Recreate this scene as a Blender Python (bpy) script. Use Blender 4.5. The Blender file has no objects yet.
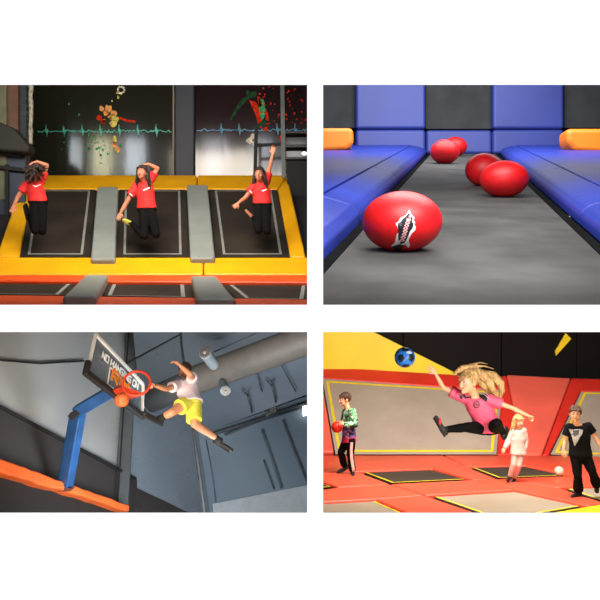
import bpy, bmesh, math, random
from mathutils import Vector, Matrix, noise
from mathutils.bvhtree import BVHTree
random.seed(7)
C = bpy.context.scene.collection
sc = bpy.context.scene
F = 800.0
EYE = Vector((0, 0, 3.0))

# ---------------------------------------------------------------- camera, world, light, exposure
cam_d = bpy.data.cameras.new('camera')
cam = bpy.data.objects.new('camera', cam_d)
C.objects.link(cam)
cam.location = EYE
cam.rotation_euler = (math.pi / 2, 0, 0)
cam_d.sensor_width = 36
cam_d.lens = 36 * F / 600
cam_d.clip_end = 200
sc.camera = cam
sc.view_settings.view_transform = 'Standard'
sc.view_settings.look = 'None'
sc.view_settings.exposure = 0
sc.view_settings.gamma = 1
sc.view_settings.use_curve_mapping = False
w = bpy.data.worlds.new('world')
sc.world = w
w.use_nodes = True
w.node_tree.nodes['Background'].inputs[0].default_value = (1, 1, 1, 1)
w.node_tree.nodes['Background'].inputs[1].default_value = 1.25


def P(px, py, Y):
    return Vector(((px - 300) / F * Y, Y, EYE.z + (300 - py) / F * Y))


def area(name, loc, target, sx, sy, power, col=(1, 1, 1)):
    d = bpy.data.lights.new(name, 'AREA')
    d.shape = 'RECTANGLE'
    d.size = sx
    d.size_y = sy
    d.energy = power
    d.color = col
    o = bpy.data.objects.new(name, d)
    C.objects.link(o)
    o.location = loc
    o.rotation_euler = (Vector(target) - Vector(loc)).to_track_quat('-Z', 'Y').to_euler()
    return o


WARM = (1.0, .86, .68)
COOL = (.86, .93, 1.0)
# slam-dunk trampolines (upper left): unseen area lights, added above the opening
area('hall_lamp', P(120, 20, 9.2), P(140, 235, 11.7), 2.0, 1.2, 165, (1, .9, .76))
area('hall_lamp', P(260, 40, 8.6), P(230, 235, 11.7), 1.6, 1.0, 60, (1, .86, .7))
area('hall_lamp', P(60, 40, 7.0), P(120, 285, 10), 2.0, 1.0, 16, (1, .88, .72))
# the strips that the glossy mural mirrors
for px_, sx_, pw_, col_ in ((76, .36, 11, COOL), (103, .42, 15, (1, .93, .6)), (134, .5, 18, COOL), (214, .55, 10, (.9, .9, 1)), (262, .4, 9, COOL)):
    p_ = Vector(((px_ - 300) / F * 19.6, 9.8, EYE.z + (300 - 158) / F * 19.6))
    area('strip_lamp', p_, p_ + Vector((0, 5, 0)), sx_, .95, pw_ * 1.5, col_)
# dodgeball lane (upper right): overhead area lights, unseen, plus a front fill
area('court_lamp', P(440, -60, 8), P(440, 230, 8.5), 4.0, 3.0, 380, (1, .97, .95))
area('court_lamp', P(300 + 160, -10, 18), P(460, 160, 20), 9, 6, 1250, (.98, .97, 1))
area('court_lamp', P(470, 60, 5.0), P(420, 230, 7), 1.4, .8, 75, (1, .97, .95))  # front fill added to brighten the nearest ball
# hoop (lower left): area lights hidden around the opening, no fixtures seen
area('gym_lamp', P(262, 325.5, 5.7), P(110, 420, 10), .6, .07, 210, (1, .93, .84))
area('gym_lamp', P(60, 560, 6.5), P(190, 400, 9), 1.4, 1.0, 130, (1, .84, .64))
area('gym_lamp', P(230, 560, 9.0), P(240, 430, 13), 2.0, 1.0, 200, (.84, .93, 1))  # cool fill added below the opening, aimed at the far wall
# orange trampoline court (lower right): added overhead lights and front fill, all unseen
area('park_lamp', P(420, 240, 10.6), P(420, 440, 12.6), 2.2, 1.4, 290, (1, .93, .82))
area('park_lamp', P(570, 240, 10.6), P(560, 440, 12.6), 2.2, 1.4, 265, (1, .93, .82))
area('park_lamp', P(650, 372, 5.6), P(470, 420, 11), .7, .7, 105, (1, .93, .84))  # front fill added from outside the right edge
area('park_lamp', P(360, 560, 5.8), P(450, 420, 13), 1.2, 1.0, 50, (1, .93, .84))  # second added fill, low and out of view in front


# ---------------------------------------------------------------- helpers
def lin(c):
    return tuple((x / 255 / 12.92) if x / 255 <= .04045 else ((x / 255 + .055) / 1.055) ** 2.4 for x in c)


def mat(name, rgb, rough=.55, var=.08, scale=6.0, bump=.0, bscale=40, metallic=0, stretch=(1, 1, 1), rgb2=None, coat=0, spec=.5, det=4):
    m = bpy.data.materials.new(name)
    m.use_nodes = True
    nt = m.node_tree
    b = nt.nodes['Principled BSDF']
    b.inputs['Roughness'].default_value = rough
    b.inputs['Metallic'].default_value = metallic
    b.inputs['Specular IOR Level'].default_value = spec
    b.inputs['Coat Weight'].default_value = coat
    tc = nt.nodes.new('ShaderNodeTexCoord')
    mp = nt.nodes.new('ShaderNodeMapping')
    mp.inputs['Scale'].default_value = stretch
    nt.links.new(tc.outputs['Object'], mp.inputs[0])
    n = nt.nodes.new('ShaderNodeTexNoise')
    n.inputs['Scale'].default_value = scale
    n.inputs['Detail'].default_value = det
    nt.links.new(mp.outputs[0], n.inputs['Vector'])
    r = nt.nodes.new('ShaderNodeValToRGB')
    a = lin(rgb)
    if rgb2 is None:
        lo = tuple(x * (1 - var * 2) for x in a)
        hi = tuple(min(1, x * (1 + var * 2)) for x in a)
    else:
        lo, hi = a, lin(rgb2)
    r.color_ramp.elements[0].position = .3
    r.color_ramp.elements[1].position = .7
    r.color_ramp.elements[0].color = (*lo, 1)
    r.color_ramp.elements[1].color = (*hi, 1)
    nt.links.new(n.outputs['Fac'], r.inputs[0])
    nt.links.new(r.outputs[0], b.inputs['Base Color'])
    if bump:
        n2 = nt.nodes.new('ShaderNodeTexNoise')
        n2.inputs['Scale'].default_value = bscale
        n2.inputs['Detail'].default_value = 3
        nt.links.new(mp.outputs[0], n2.inputs['Vector'])
        bu = nt.nodes.new('ShaderNodeBump')
        bu.inputs['Strength'].default_value = bump
        bu.inputs['Distance'].default_value = .02
        nt.links.new(n2.outputs['Fac'], bu.inputs['Height'])
        nt.links.new(bu.outputs[0], b.inputs['Normal'])
    return m


def mesh_mat(name, rgb, rgb2, scale=120, rough=.7, spec=.12):
    """woven trampoline mesh: fine crossed threads"""
    m = mat(name, rgb, rough, rgb2=rgb2, scale=1.6, bump=.0, spec=spec, det=6)
    nt = m.node_tree
    b = nt.nodes['Principled BSDF']
    tc = [x for x in nt.nodes if x.type == 'TEX_COORD'][0]
    ck = nt.nodes.new('ShaderNodeTexChecker')
    ck.inputs['Scale'].default_value = scale
    nt.links.new(tc.outputs['Object'], ck.inputs['Vector'])
    bu = nt.nodes.new('ShaderNodeBump')
    bu.inputs['Strength'].default_value = .25
    bu.inputs['Distance'].default_value = .004
    nt.links.new(ck.outputs['Fac'], bu.inputs['Height'])
    nt.links.new(bu.outputs[0], b.inputs['Normal'])
    return m


def glow(name, rgb, s):
    m = bpy.data.materials.new(name)
    m.use_nodes = True
    b = m.node_tree.nodes['Principled BSDF']
    b.inputs['Base Color'].default_value = (*lin(rgb), 1)
    b.inputs['Emission Color'].default_value = (*lin(rgb), 1)
    b.inputs['Emission Strength'].default_value = s
    return m


def link(name, bm, m, parent=None, smooth=False):
    me = bpy.data.meshes.new(name)
    bmesh.ops.recalc_face_normals(bm, faces=bm.faces)
    bm.to_mesh(me)
    bm.free()
    if m is not None:
        for q in (m if isinstance(m, (list, tuple)) else [m]):
            me.materials.append(q)
    if smooth:
        for p in me.polygons:
            p.use_smooth = True
    o = bpy.data.objects.new(name, me)
    C.objects.link(o)
    if parent is not None:
        o.parent = parent
        o.matrix_parent_inverse = Matrix.Translation(parent.location).inverted()
    return o


def tag(o, label=None, cat=None, group=None, kind=None):
    if label:
        o['label'] = label
    if cat:
        o['category'] = cat
    if group:
        o['group'] = group
    if kind:
        o['kind'] = kind
    return o


def thing(name, loc, label, cat, group=None):
    o = bpy.data.objects.new(name, None)
    C.objects.link(o)
    o.location = loc
    o.empty_display_size = .1
    return tag(o, label, cat, group)


def struct(o):
    o['kind'] = 'structure'
    return o


class Plane:
    def __init__(s, a, b, c):
        s.p = a
        s.n = (b - a).cross(c - a).normalized()
        if s.n.dot(EYE - a) < 0:
            s.n = -s.n

    def hit(s, px, py, off=0.0):
        d = P(px, py, 1) - EYE
        t = (s.p + s.n * off - EYE).dot(s.n) / d.dot(s.n)
        return EYE + d * t


def bevel(o, wd, seg=3):
    md = o.modifiers.new('bevel', 'BEVEL')
    md.width = wd
    md.segments = seg
    md.limit_method = 'ANGLE'
    for p in o.data.polygons:
        p.use_smooth = True
    md.harden_normals = True
    return o


def slab_bm(bm, pts, back):
    """polygon pts, thickened by vector back"""
    f = [bm.verts.new(p) for p in pts]
    b = [bm.verts.new(p + back) for p in pts]
    bm.faces.new(f)
    bm.faces.new(b[::-1])
    k = len(pts)
    for i in range(k):
        bm.faces.new((f[i], b[i], b[(i + 1) % k], f[(i + 1) % k]))


def slab(name, pts, back, m, parent=None, bev=0):
    bm = bmesh.new()
    slab_bm(bm, pts, back)
    o = link(name, bm, m, parent)
    if bev:
        bevel(o, bev)
    return o


def pslab(name, pl, pix, th, m, parent=None, off=0.0, bev=0):
    """slab lying on plane pl, its front face off above it"""
    return slab(name, [pl.hit(x, y, off) for x, y in pix], -pl.n * th, m, parent, bev)


def box_bm(bm, c, sx, sy, sz, rot=None):
    M = Matrix.Translation(c) @ (rot.to_4x4() if rot else Matrix.Identity(4)) @ Matrix.Diagonal((sx, sy, sz, 1))
    bmesh.ops.create_cube(bm, size=1, matrix=M)


def beam_bm(bm, a, b, wd, dp, side=None):
    """square bar from a to b"""
    z = (b - a).normalized()
    s = Vector(side) if side is not None else Vector((0, 1, 0))
    x = s.cross(z).normalized()
    y = z.cross(x)
    q = [x * wd / 2 + y * dp / 2, -x * wd / 2 + y * dp / 2, -x * wd / 2 - y * dp / 2, x * wd / 2 - y * dp / 2]
    A = [bm.verts.new(a + k) for k in q]
    B = [bm.verts.new(b + k) for k in q]
    bm.faces.new(A)
    bm.faces.new(B[::-1])
    for i in range(4):
        bm.faces.new((A[i], B[i], B[(i + 1) % 4], A[(i + 1) % 4]))


def rc(bm, a, b, ra, rb, seg=14, flat=None):
    """tapered limb with round ends; flat = (axis, factor) squashes it along axis"""
    a, b = Vector(a), Vector(b)
    z = b - a
    L = z.length
    if L < 1e-5:
        z = Vector((0, 0, 1))
        L = 1e-5
    z = z.normalized()
    x = z.orthogonal().normalized()
    y = z.cross(x)
    rings = []
    for k in range(1, 4):
        t = math.pi / 2 * k / 4
        rings.append((a - z * ra * math.cos(t), ra * math.sin(t)))
    n = 4
    for k in range(n + 1):
        t = k / n
        rings.append((a + z * L * t, ra + (rb - ra) * t))
    for k in range(3, 0, -1):
        t = math.pi / 2 * k / 4
        rings.append((b + z * rb * math.cos(t), rb * math.sin(t)))

    def q(p):
        if flat:
            ax, f = flat
            c = a
            d = (p - c).dot(ax)
            cz = z.dot(ax) * (p - c).dot(z)
            return p - ax * (d - cz) * (1 - f)
        return p
    V = []
    for c, r in rings:
        V.append([bm.verts.new(q(c + (x * math.cos(2 * math.pi * i / seg) + y * math.sin(2 * math.pi * i / seg)) * r)) for i in range(seg)])
    t0 = bm.verts.new(q(a - z * ra))
    t1 = bm.verts.new(q(b + z * rb))
    for i in range(seg):
        j = (i + 1) % seg
        bm.faces.new((t0, V[0][j], V[0][i]))
        bm.faces.new((t1, V[-1][i], V[-1][j]))
        for k in range(len(V) - 1):
            bm.faces.new((V[k][i], V[k][j], V[k + 1][j], V[k + 1][i]))


def tube(bm, pts, r, seg=8):
    for i in range(len(pts) - 1):
        rc(bm, pts[i], pts[i + 1], r, r, seg)


def swept(bm, pts, radii, seg=8, closed=False):
    """one continuous round tube through pts"""
    n = len(pts)
    V = []
    for i, p in enumerate(pts):
        d = (pts[(i + 1) % n] - pts[i - 1]) if closed else (pts[min(i + 1, n - 1)] - pts[max(i - 1, 0)])
        d = d.normalized()
        ref = Vector((0, 0, 1)) if abs(d.z) < .9 else Vector((1, 0, 0))
        x = ref.cross(d).normalized()
        y = d.cross(x)
        r = radii[i] if isinstance(radii, (list, tuple)) else radii
        V.append([bm.verts.new(p + (x * math.cos(2 * math.pi * k / seg) + y * math.sin(2 * math.pi * k / seg)) * r) for k in range(seg)])
    m = n if closed else n - 1
    for i in range(m):
        j = (i + 1) % n
        for k in range(seg):
            l = (k + 1) % seg
            bm.faces.new((V[i][k], V[i][l], V[j][l], V[j][k]))
    if not closed:
        bm.faces.new(V[0][::-1])
        bm.faces.new(V[-1])


def ell(bm, c, r, R=None, u=20, v=14):
    M = Matrix.Translation(c) @ (R.to_4x4() if R else Matrix.Identity(4)) @ Matrix.Diagonal((r[0], r[1], r[2], 1))
    bmesh.ops.create_uvsphere(bm, u_segments=u, v_segments=v, radius=1, matrix=M)


def loft(bm, st, seg=24):
    """stations (centre, u*half_width, v*half_depth)"""
    V = []
    for c, u, v in st:
        V.append([bm.verts.new(c + u * math.cos(2 * math.pi * i / seg) + v * math.sin(2 * math.pi * i / seg)) for i in range(seg)])
    for k in range(len(V) - 1):
        for i in range(seg):
            j = (i + 1) % seg
            bm.faces.new((V[k][i], V[k][j], V[k + 1][j], V[k + 1][i]))
    bm.faces.new(V[0][::-1])
    bm.faces.new(V[-1])


def remesh(o, vox, it=4, fac=.5):
    md = o.modifiers.new('remesh', 'REMESH')
    md.mode = 'VOXEL'
    md.voxel_size = vox
    md.use_smooth_shade = True
    if it:
        s = o.modifiers.new('smooth', 'SMOOTH')
        s.factor = fac
        s.iterations = it
    return o


def bvh_of(o):
    dg = bpy.context.evaluated_depsgraph_get()
    dg.update()
    ev = o.evaluated_get(dg)
    me = ev.to_mesh()
    bm = bmesh.new()
    bm.from_mesh(me)
    bm.transform(o.matrix_world if o.parent is None else Matrix.Identity(4))
    t = BVHTree.FromBMesh(bm)
    bm.free()
    ev.to_mesh_clear()
    return t


def decal(name, tree, polys, m, parent, off=.004, cuts=4):
    """printed marking lying on a surface: every outline follows the surface under it"""
    out = bmesh.new()
    for pol in polys:
        bm = bmesh.new()
        vs = [bm.verts.new((x, y, 0)) for x, y in pol]
        f = bm.faces.new(vs)
        bmesh.ops.triangulate(bm, faces=[f])
        for _ in range(cuts):
            es = [e for e in bm.edges if e.calc_length() > 1.0]
            if not es:
                break
            bmesh.ops.subdivide_edges(bm, edges=es, cuts=1)
            bmesh.ops.triangulate(bm, faces=bm.faces[:])
        mp = {}
        for v in bm.verts:
            d = (P(v.co.x, v.co.y, 1) - EYE).normalized()
            h = tree.ray_cast(EYE, d)
            if h[0] is not None:
                nn = h[1] if h[1].dot(d) < 0 else -h[1]
                mp[v.index if v.index >= 0 else id(v)] = None
                mp[v] = out.verts.new(h[0] + nn * off * .4 - d * off * .6)
        for f in bm.faces:
            if all(v in mp for v in f.verts):
                q = [mp[v] for v in f.verts]
                if max((q[i].co - q[i - 1].co).length for i in range(3)) < .15:
                    try:
                        out.faces.new(q)
                    except ValueError:
                        pass
        bm.free()
    return link(name, out, m, parent, smooth=True)


def ribbon_polys(pts, wd):
    """2D polyline -> quads"""
    out = []
    for (x0, y0), (x1, y1) in zip(pts, pts[1:]):
        L = math.hypot(x1 - x0, y1 - y0) or 1
        nx, ny = -(y1 - y0) / L * wd / 2, (x1 - x0) / L * wd / 2
        ex, ey = (x1 - x0) / L * wd * .3, (y1 - y0) / L * wd * .3
        out.append([(x0 + nx - ex, y0 + ny - ey), (x1 + nx + ex, y1 + ny + ey), (x1 - nx + ex, y1 - ny + ey), (x0 - nx - ex, y0 - ny - ey)])
    return out


def flat_marks(name, pl, polys, m, parent, off=.003):
    bm = bmesh.new()
    for p in polys:
        vs = [bm.verts.new(pl.hit(x, y, off)) for x, y in p]
        bm.faces.new(vs)
    return link(name, bm, m, parent)


def blob(cx, cy, r, n=9, sq=1.0, jit=.35):
    return [(cx + r * math.cos(2 * math.pi * i / n) * (1 + random.uniform(-jit, jit)),
             cy + r * sq * math.sin(2 * math.pi * i / n) * (1 + random.uniform(-jit, jit))) for i in range(n)]


def ring_on(name, pl, quad, ins, wd, m, parent, off=.006):
    """stripe running round inside a quad, ins from its edge (fraction), wd wide"""
    c = (sum(p[0] for p in quad) / len(quad), sum(p[1] for p in quad) / len(quad))

    def inset(q, d):
        Q = [pl.hit(x, y, off) for x, y in q]
        n = len(Q)
        res = []
        cc = sum(Q, Vector()) / n
        for i in range(n):
            a, b, c2 = Q[i - 1], Q[i], Q[(i + 1) % n]
            e1 = (b - a).normalized()
            e2 = (c2 - b).normalized()
            n1 = pl.n.cross(e1)
            if n1.dot(cc - a) < 0:
                n1 = -n1
            n2 = pl.n.cross(e2)
            if n2.dot(cc - b) < 0:
                n2 = -n2
            k = (n1 + n2)
            k = k / max(.35, (1 + n1.dot(n2)))
            res.append(b + k * d)
        return res
    A = inset(quad, ins)
    B = inset(quad, ins + wd)
    bm = bmesh.new()
    VA = [bm.verts.new(p) for p in A]
    VB = [bm.verts.new(p) for p in B]
    n = len(A)
    for i in range(n):
        j = (i + 1) % n
        bm.faces.new((VA[i], VA[j], VB[j], VB[i]))
    return link(name, bm, m, parent), A


def trampoline(pl, quad, label, mb, ms, mf, ins=.05, gap=.05, wd=.03, group=None, off=0.0, frame_th=.06):
    c = pl.hit(sum(p[0] for p in quad) / 4, sum(p[1] for p in quad) / 4)
    t = thing('trampoline', c, label, 'trampoline', group)
    pslab('frame', pl, quad, frame_th, mf, t, off=off)
    st, A = ring_on('border_stripe', pl, quad, ins + gap, wd, ms, t, off=off + .016)
    _, Bq = ring_on('x', pl, quad, ins, .01, ms, t, off=off + .012)
    bpy.data.objects.remove(_)
    slab('jumping_bed', Bq, -pl.n * .008, mb, t)
    return t


# ---------------------------------------------------------------- people
def frame3(f, up):
    f = f.normalized()
    r = f.cross(up).normalized()
    u = r.cross(f).normalized()
    return f, r, u


def hand(bm, wr, d, pn, ts, L, curl=.35, spread=.12):
    """wr wrist, d towards the fingertips, pn out of the palm, ts thumb side sign"""
    d = d.normalized()
    pn = (pn - d * pn.dot(d)).normalized()
    s = d.cross(pn).normalized() * ts
    rc(bm, wr, wr + d * .12 * L, .13 * L, .15 * L, flat=(pn, .7))
    loft(bm, [(wr + d * L * t, s * a * L, pn * b * L) for t, a, b in ((.0, .12, .10), (.1, .17, .10), (.3, .215, .095), (.47, .22, .085), (.52, .19, .06))], 16)
    for k, (o, ln) in enumerate(((.17, .40), (.058, .47), (-.055, .44), (-.163, .33))):
        a = wr + d * L * (.46 - .02 * abs(k - 1)) + s * o * L
        ang = 0
        dd = (d + s * spread * (1.2 - .8 * k)).normalized()
        r = .05 * L
        for q, fr in enumerate((.45, .3, .25)):
            ang += curl * (1.0, 1.1, .8)[q]
            v = dd * math.cos(ang) + pn * math.sin(ang)
            b = a + v * ln * fr * L
            rc(bm, a, b, r, r * .9, 10)
            a = b
            r *= .9
    a = wr + d * .14 * L + s * .14 * L
    v = (d * .62 + s * .75 + pn * .25).normalized()
    b = a + v * .25 * L
    rc(bm, a, b, .075 * L, .058 * L, 10)
    v2 = (d * .85 + s * .3 + pn * (.3 + curl * .5)).normalized()
    rc(bm, b, b + v2 * .2 * L, .056 * L, .045 * L, 10)


def person(spec):
    Y, s = spec['Y'], spec['s']
    hs = spec.get('hs', s)
    J = {k: P(v[0], v[1], Y + (v[2] if len(v) > 2 else 0)) for k, v in spec['J'].items()}
    hint = Vector(spec.get('front', (0, -1, 0)))
    skin = spec['skin']
    t = thing('person', J['pel'], spec['label'], 'person', spec.get('group'))
    us = (J['shB'] - J['shA']).normalized()
    uh = (J['hipB'] - J['hipA']).normalized()
    up = (J['neck'] - J['pel']).normalized()

    def fr(u):
        f = u.cross(up).normalized()
        return f if f.dot(hint) > 0 else -f
    top = (J['shA'] + J['shB']) / 2
    bot = (J['hipA'] + J['hipB']) / 2
    wsh = (J['shB'] - J['shA']).length / 2
    whp = max((J['hipB'] - J['hipA']).length / 2 + .06 * s, .14 * s)
    wf = spec.get('wf', 1.0)
    ax = (top - bot)

    def stations(e, prof):
        out = []
        for tt, kind, a, b in prof:
            c = bot + ax * tt
            k = max(0, min(1, tt))
            u = (us * k + uh * (1 - k)).normalized()
            f = fr(u)
            aa = a * wsh if kind == 's' else a * s * wf
            out.append((c, u * (aa + e), f * (b * s * wf + e)))
        return out
    body_prof = [(1.1, 'a', .055, .05), (1.03, 's', .75, .065), (.96, 's', .98, .08), (.8, 's', .95, .10), (.62, 'a', .145, .105), (.4, 'a', .128, .092), (.2, 'a', .14, .095), (0, 'a', .16, .105), (-.12, 'a', .12, .09)]
    bm = bmesh.new()
    loft(bm, stations(0, body_prof))
    # neck and head
    hd = Vector(spec.get('look', (0, -1, 0))).normalized()
    hup = Vector(spec.get('hup', (0, 0, 1)))
    f, r, u = frame3(hd, hup)
    H = J['head']
    R = Matrix((r, f, u)).transposed()
    k = hs
    neck0 = J['neck'] - up * .02 * s
    rc(bm, neck0, H - u * .05 * k - f * .015 * k, .056 * s, .05 * k)
    ell(bm, H + u * .018 * k - f * .005 * k, (.073 * k, .09 * k, .092 * k), R)
    ell(bm, H - u * .04 * k + f * .022 * k, (.056 * k, .064 * k, .07 * k), R)
    rc(bm, H - u * .083 * k + f * .066 * k, H - u * .083 * k + f * .06 * k, .022 * k, .022 * k)
    rc(bm, H + u * .012 * k + f * .084 * k, H - u * .027 * k + f * .099 * k, .009 * k, .0145 * k, 10)
    for q in (-1, 1):
        ell(bm, H + r * q * .034 * k - u * .03 * k + f * .063 * k, (.02 * k, .016 * k, .02 * k), R)
        ell(bm, H + r * q * .076 * k - u * .005 * k - f * .005 * k, (.009 * k, .02 * k, .03 * k), R)
        ell(bm, H + r * q * .03 * k + u * .03 * k + f * .078 * k, (.022 * k, .01 * k, .008 * k), R)
    # arms
    aR = spec.get('ar', 1.0)
    for X, ts in (('A', spec.get('tsA', 1)), ('B', spec.get('tsB', 1))):
        sh, el, wr, hp = J['sh' + X], J['el' + X], J['wr' + X], J['hd' + X]
        rc(bm, sh, el, .047 * s * aR, .035 * s * aR)
        mid = el.lerp(wr, .3)
        rc(bm, el, mid, .034 * s * aR, .036 * s * aR)
        rc(bm, mid, wr, .036 * s * aR, .023 * s * aR)
        d = hp - wr
        pn = Vector(spec.get('pn' + X, (0, -1, .2)))
        hand(bm, wr, d, pn, ts, .175 * s * spec.get('hsz', 1.0), spec.get('curl' + X, .3))
    # legs and feet
    for X in 'AB':
        hp, kn, an, to = J['hip' + X], J['kn' + X], J['an' + X], J['to' + X]
        rc(bm, hp, kn, .082 * s * wf, .052 * s * wf)
        mid = kn.lerp(an, .3)
        rc(bm, kn, mid, .05 * s, .052 * s)
        rc(bm, mid, an, .052 * s, .033 * s)
        dd = (to - an).normalized()
        sole = Vector(spec.get('sole' + X, (0, 0, -1)))
        sole = (sole - dd * sole.dot(dd)).normalized()
        hl = an - dd * .025 * s + sole * .025 * s
        rc(bm, an, hl, .034 * s, .033 * s)
        rc(bm, hl + sole * .004 * s, to, .033 * s, .022 * s)
    body = remesh(link('body', bm, skin, t), spec.get('vox', .0045), 3)
    # face details
    for q in (-1, 1):
        bm = bmesh.new()
        ell(bm, H + r * q * .03 * k + u * .011 * k + f * .078 * k, (.0145 * k, .008 * k, .0095 * k), R, 12, 8)
        e = link('eye', bm, M_eye, t, True)
        bm = bmesh.new()
        ell(bm, H + r * q * .03 * k + u * .011 * k + f * .0835 * k, (.0065 * k, .004 * k, .0068 * k), R, 10, 6)
        link('iris', bm, M_iris, e, True)
        bm = bmesh.new()
        rc(bm, H + r * q * .014 * k + u * .031 * k + f * .087 * k, H + r * q * .046 * k + u * .034 * k + f * .077 * k, .004 * k, .003 * k, 8)
        link('eyebrow', bm, spec['hairm'], t, True)
    bm = bmesh.new()
    mw = .024 * k
    pts = [H - u * (.052 - .006 * (x * x)) * k + r * x * mw + f * (.091 - .013 * x * x) * k for x in (-1, -.5, 0, .5, 1)]
    swept(bm, pts, [.003 * k, .0055 * k, .007 * k, .0055 * k, .003 * k], 8)
    link('mouth', bm, M_lips, t, True)
    if spec.get('smile'):
        bm = bmesh.new()
        pts = [H - u * (.052 - .006 * (x * x)) * k + r * x * mw * .7 + f * (.0955 - .013 * x * x) * k for x in (-1, -.5, 0, .5, 1)]
        swept(bm, pts, [.001 * k, .0035 * k, .004 * k, .0035 * k, .001 * k], 6)
        link('teeth', bm, M_eye, t, True)
    # hair
    bm = bmesh.new()
    style = spec['hair']
    ell(bm, H + u * .036 * k - f * .022 * k, (.086 * k, .094 * k, .092 * k), R)
    # fringe
    for q in range(-4, 5):
        a = H + r * q * .015 * k + u * (.103 - .0027 * q * q) * k + f * .03 * k
        b = H + r * q * .0175 * k + u * (.058 + .006 * random.random()) * k + f * (.083 - .0015 * q * q) * k
        rc(bm, a, b, .016 * k, .011 * k, 8)
    for q in (-1, 1):
        rc(bm, H + r * q * .07 * k + u * .05 * k + f * .02 * k, H + r * q * .075 * k + u * .0 * k + f * .012 * k, .02 * k, .008 * k, 8)
    if style == 'long':
        for q in range(-5, 6):
            a = H + r * q * .016 * k + u * .02 * k - f * (.07 - .001 * q * q) * k
            dn = Vector(spec.get('hairdir', (0, 0, -1))).normalized()
            b = a + dn * (.14 + .02 * random.random()) * k + r * q * .006 * k - f * .01 * k
            c = b + dn * (.10 + .03 * random.random()) * k + r * random.uniform(-.02, .02) * k
            rc(bm, a, b, .026 * k, .022 * k, 8)
            rc(bm, b, c, .022 * k, .008 * k, 8)
        for q in (-1, 1):
            a = H + r * q * .078 * k + u * .04 * k - f * .01 * k
            b = a + Vector(spec.get('hairdir', (0, 0, -1))) * .12 * k + r * q * .006 * k
            c = b + Vector(spec.get('hairdir', (0, 0, -1))) * .08 * k
            rc(bm, a, b, .022 * k, .024 * k, 8)
            rc(bm, b, c, .024 * k, .008 * k, 8)
    if style == 'over':      # hair thrown over the whole face
        for q in range(110):
            a = H + Vector((random.uniform(-.08, .08), random.uniform(-.08, .05), random.uniform(.0, .1))) * k
            b = H + Vector((random.uniform(-.19, .19), random.uniform(-.15, .05), random.uniform(-.19, .08))) * k
            rc(bm, a, b, .024 * k, .007 * k, 8)
    for ch in spec.get('locks', []):
        pts = [P(x, y, Y + d) for x, y, d, _ in ch]
        rr = [q[3] for q in ch]
        for i in range(len(pts) - 1):
            rc(bm, pts[i], pts[i + 1], rr[i], rr[i + 1], 10)
    h = remesh(link('hair', bm, spec['hairm'], t), .0045, 2)
    # shirt
    hem = spec.get('hem', .0)
    pe = spec.get('ease', .014)
    prof = [(1.07, 'a', .07, .055), (1.03, 's', .72, .068), (.97, 's', 1.0, .085), (.8, 's', .97, .10), (.62, 'a', .15, .107), (.4, 'a', .137, .098), (.2, 'a', .147, .1)]
    prof = [p for p in prof if p[0] > hem + .1] + [(hem, 'a', .152 + spec.get('flare', 0), .106 + spec.get('flare', 0))]
    bm = bmesh.new()
    loft(bm, stations(pe, prof))
    sf = spec.get('sleeve', .55)
    for X in 'AB':
        sh, el, wr = J['sh' + X], J['el' + X], J['wr' + X]
        inn = sh.lerp(top, .35) - up * .02 * s
        if sf > 1:
            rc(bm, inn, sh, .06 * s + pe, .052 * s + pe)
            rc(bm, sh, el, .05 * s * aR + pe, .04 * s * aR + pe)
            rc(bm, el, el.lerp(wr, sf - 1), .04 * s * aR + pe, .027 * s * aR + pe * .8)
        else:
            rc(bm, inn, sh, .06 * s + pe, .052 * s + pe)
            e = sh.lerp(el, sf)
            dd = (e - sh).normalized()
            x = dd.orthogonal().normalized()
            y = dd.cross(x)
            loft(bm, [(sh - dd * .01, x * (.05 * s + pe), y * (.05 * s + pe)), (sh.lerp(e, .5), x * (.052 * s * aR + pe), y * (.052 * s * aR + pe)), (e, x * (.054 * s * aR + pe), y * (.054 * s * aR + pe))], 18)
    shirt = remesh(link(spec.get('topname', 'shirt'), bm, spec['shirt'], t), spec.get('cvox', .007), 2)
    if spec.get('wrinkle', 1):
        add_wrinkle(shirt, .012 * s)
    # trousers / shorts
    bm = bmesh.new()
    e = spec.get('pease', .01)
    loft(bm, stations(e, [(.22 if spec.get('highwaist', 1) else .1, 'a', .143, .096), (.1, 'a', .155, .102), (0, 'a', .165, .108), (-.13, 'a', .125, .095)]))
    for X in 'AB':
        hp, kn, an = J['hip' + X], J['kn' + X], J['an' + X]
        if spec['pants'] == 'short':
            kk = hp.lerp(kn, spec.get('plen' + X, .62))
            dd = (kk - hp).normalized()
            x = dd.orthogonal().normalized()
            y = dd.cross(x)
            q = spec.get('pflare', .105) * s
            rc(bm, bot.lerp(hp, .6), hp, .085 * s + e, .088 * s + e)
            loft(bm, [(hp - dd * .03, x * (.085 * s + e), y * (.085 * s + e)), (hp.lerp(kk, .5), x * q * .97, y * q * .97), (kk, x * q, y * q)], 20)
        else:
            rc(bm, bot.lerp(hp, .6), hp, .08 * s + e, .085 * s + e)
            rc(bm, hp, kn, .086 * s * wf + e, .056 * s * wf + e)
            lw = spec.get('legw', .0)
            rc(bm, kn, kn.lerp(an, .3), .054 * s + e, .056 * s + e)
            kk = kn.lerp(an, spec.get('plen', .94))
            dd = (kk - kn).normalized()
            x = dd.orthogonal().normalized()
            y = dd.cross(x)
            q = .037 * s + e + lw
            c2 = kn.lerp(an, .3)
            loft(bm, [(c2, x * (.055 * s + e), y * (.055 * s + e)), (c2.lerp(kk, .6), x * (q * 1.12), y * (q * 1.12)), (kk, x * q, y * q)], 18)
    pants = remesh(link(spec.get('pantname', 'trousers'), bm, spec['pantm'], t), spec.get('cvox', .007), 2)
    if spec['pants'] == 'short' or spec.get('legw', 0) > 0:
        add_wrinkle(pants, .012 * s)
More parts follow.
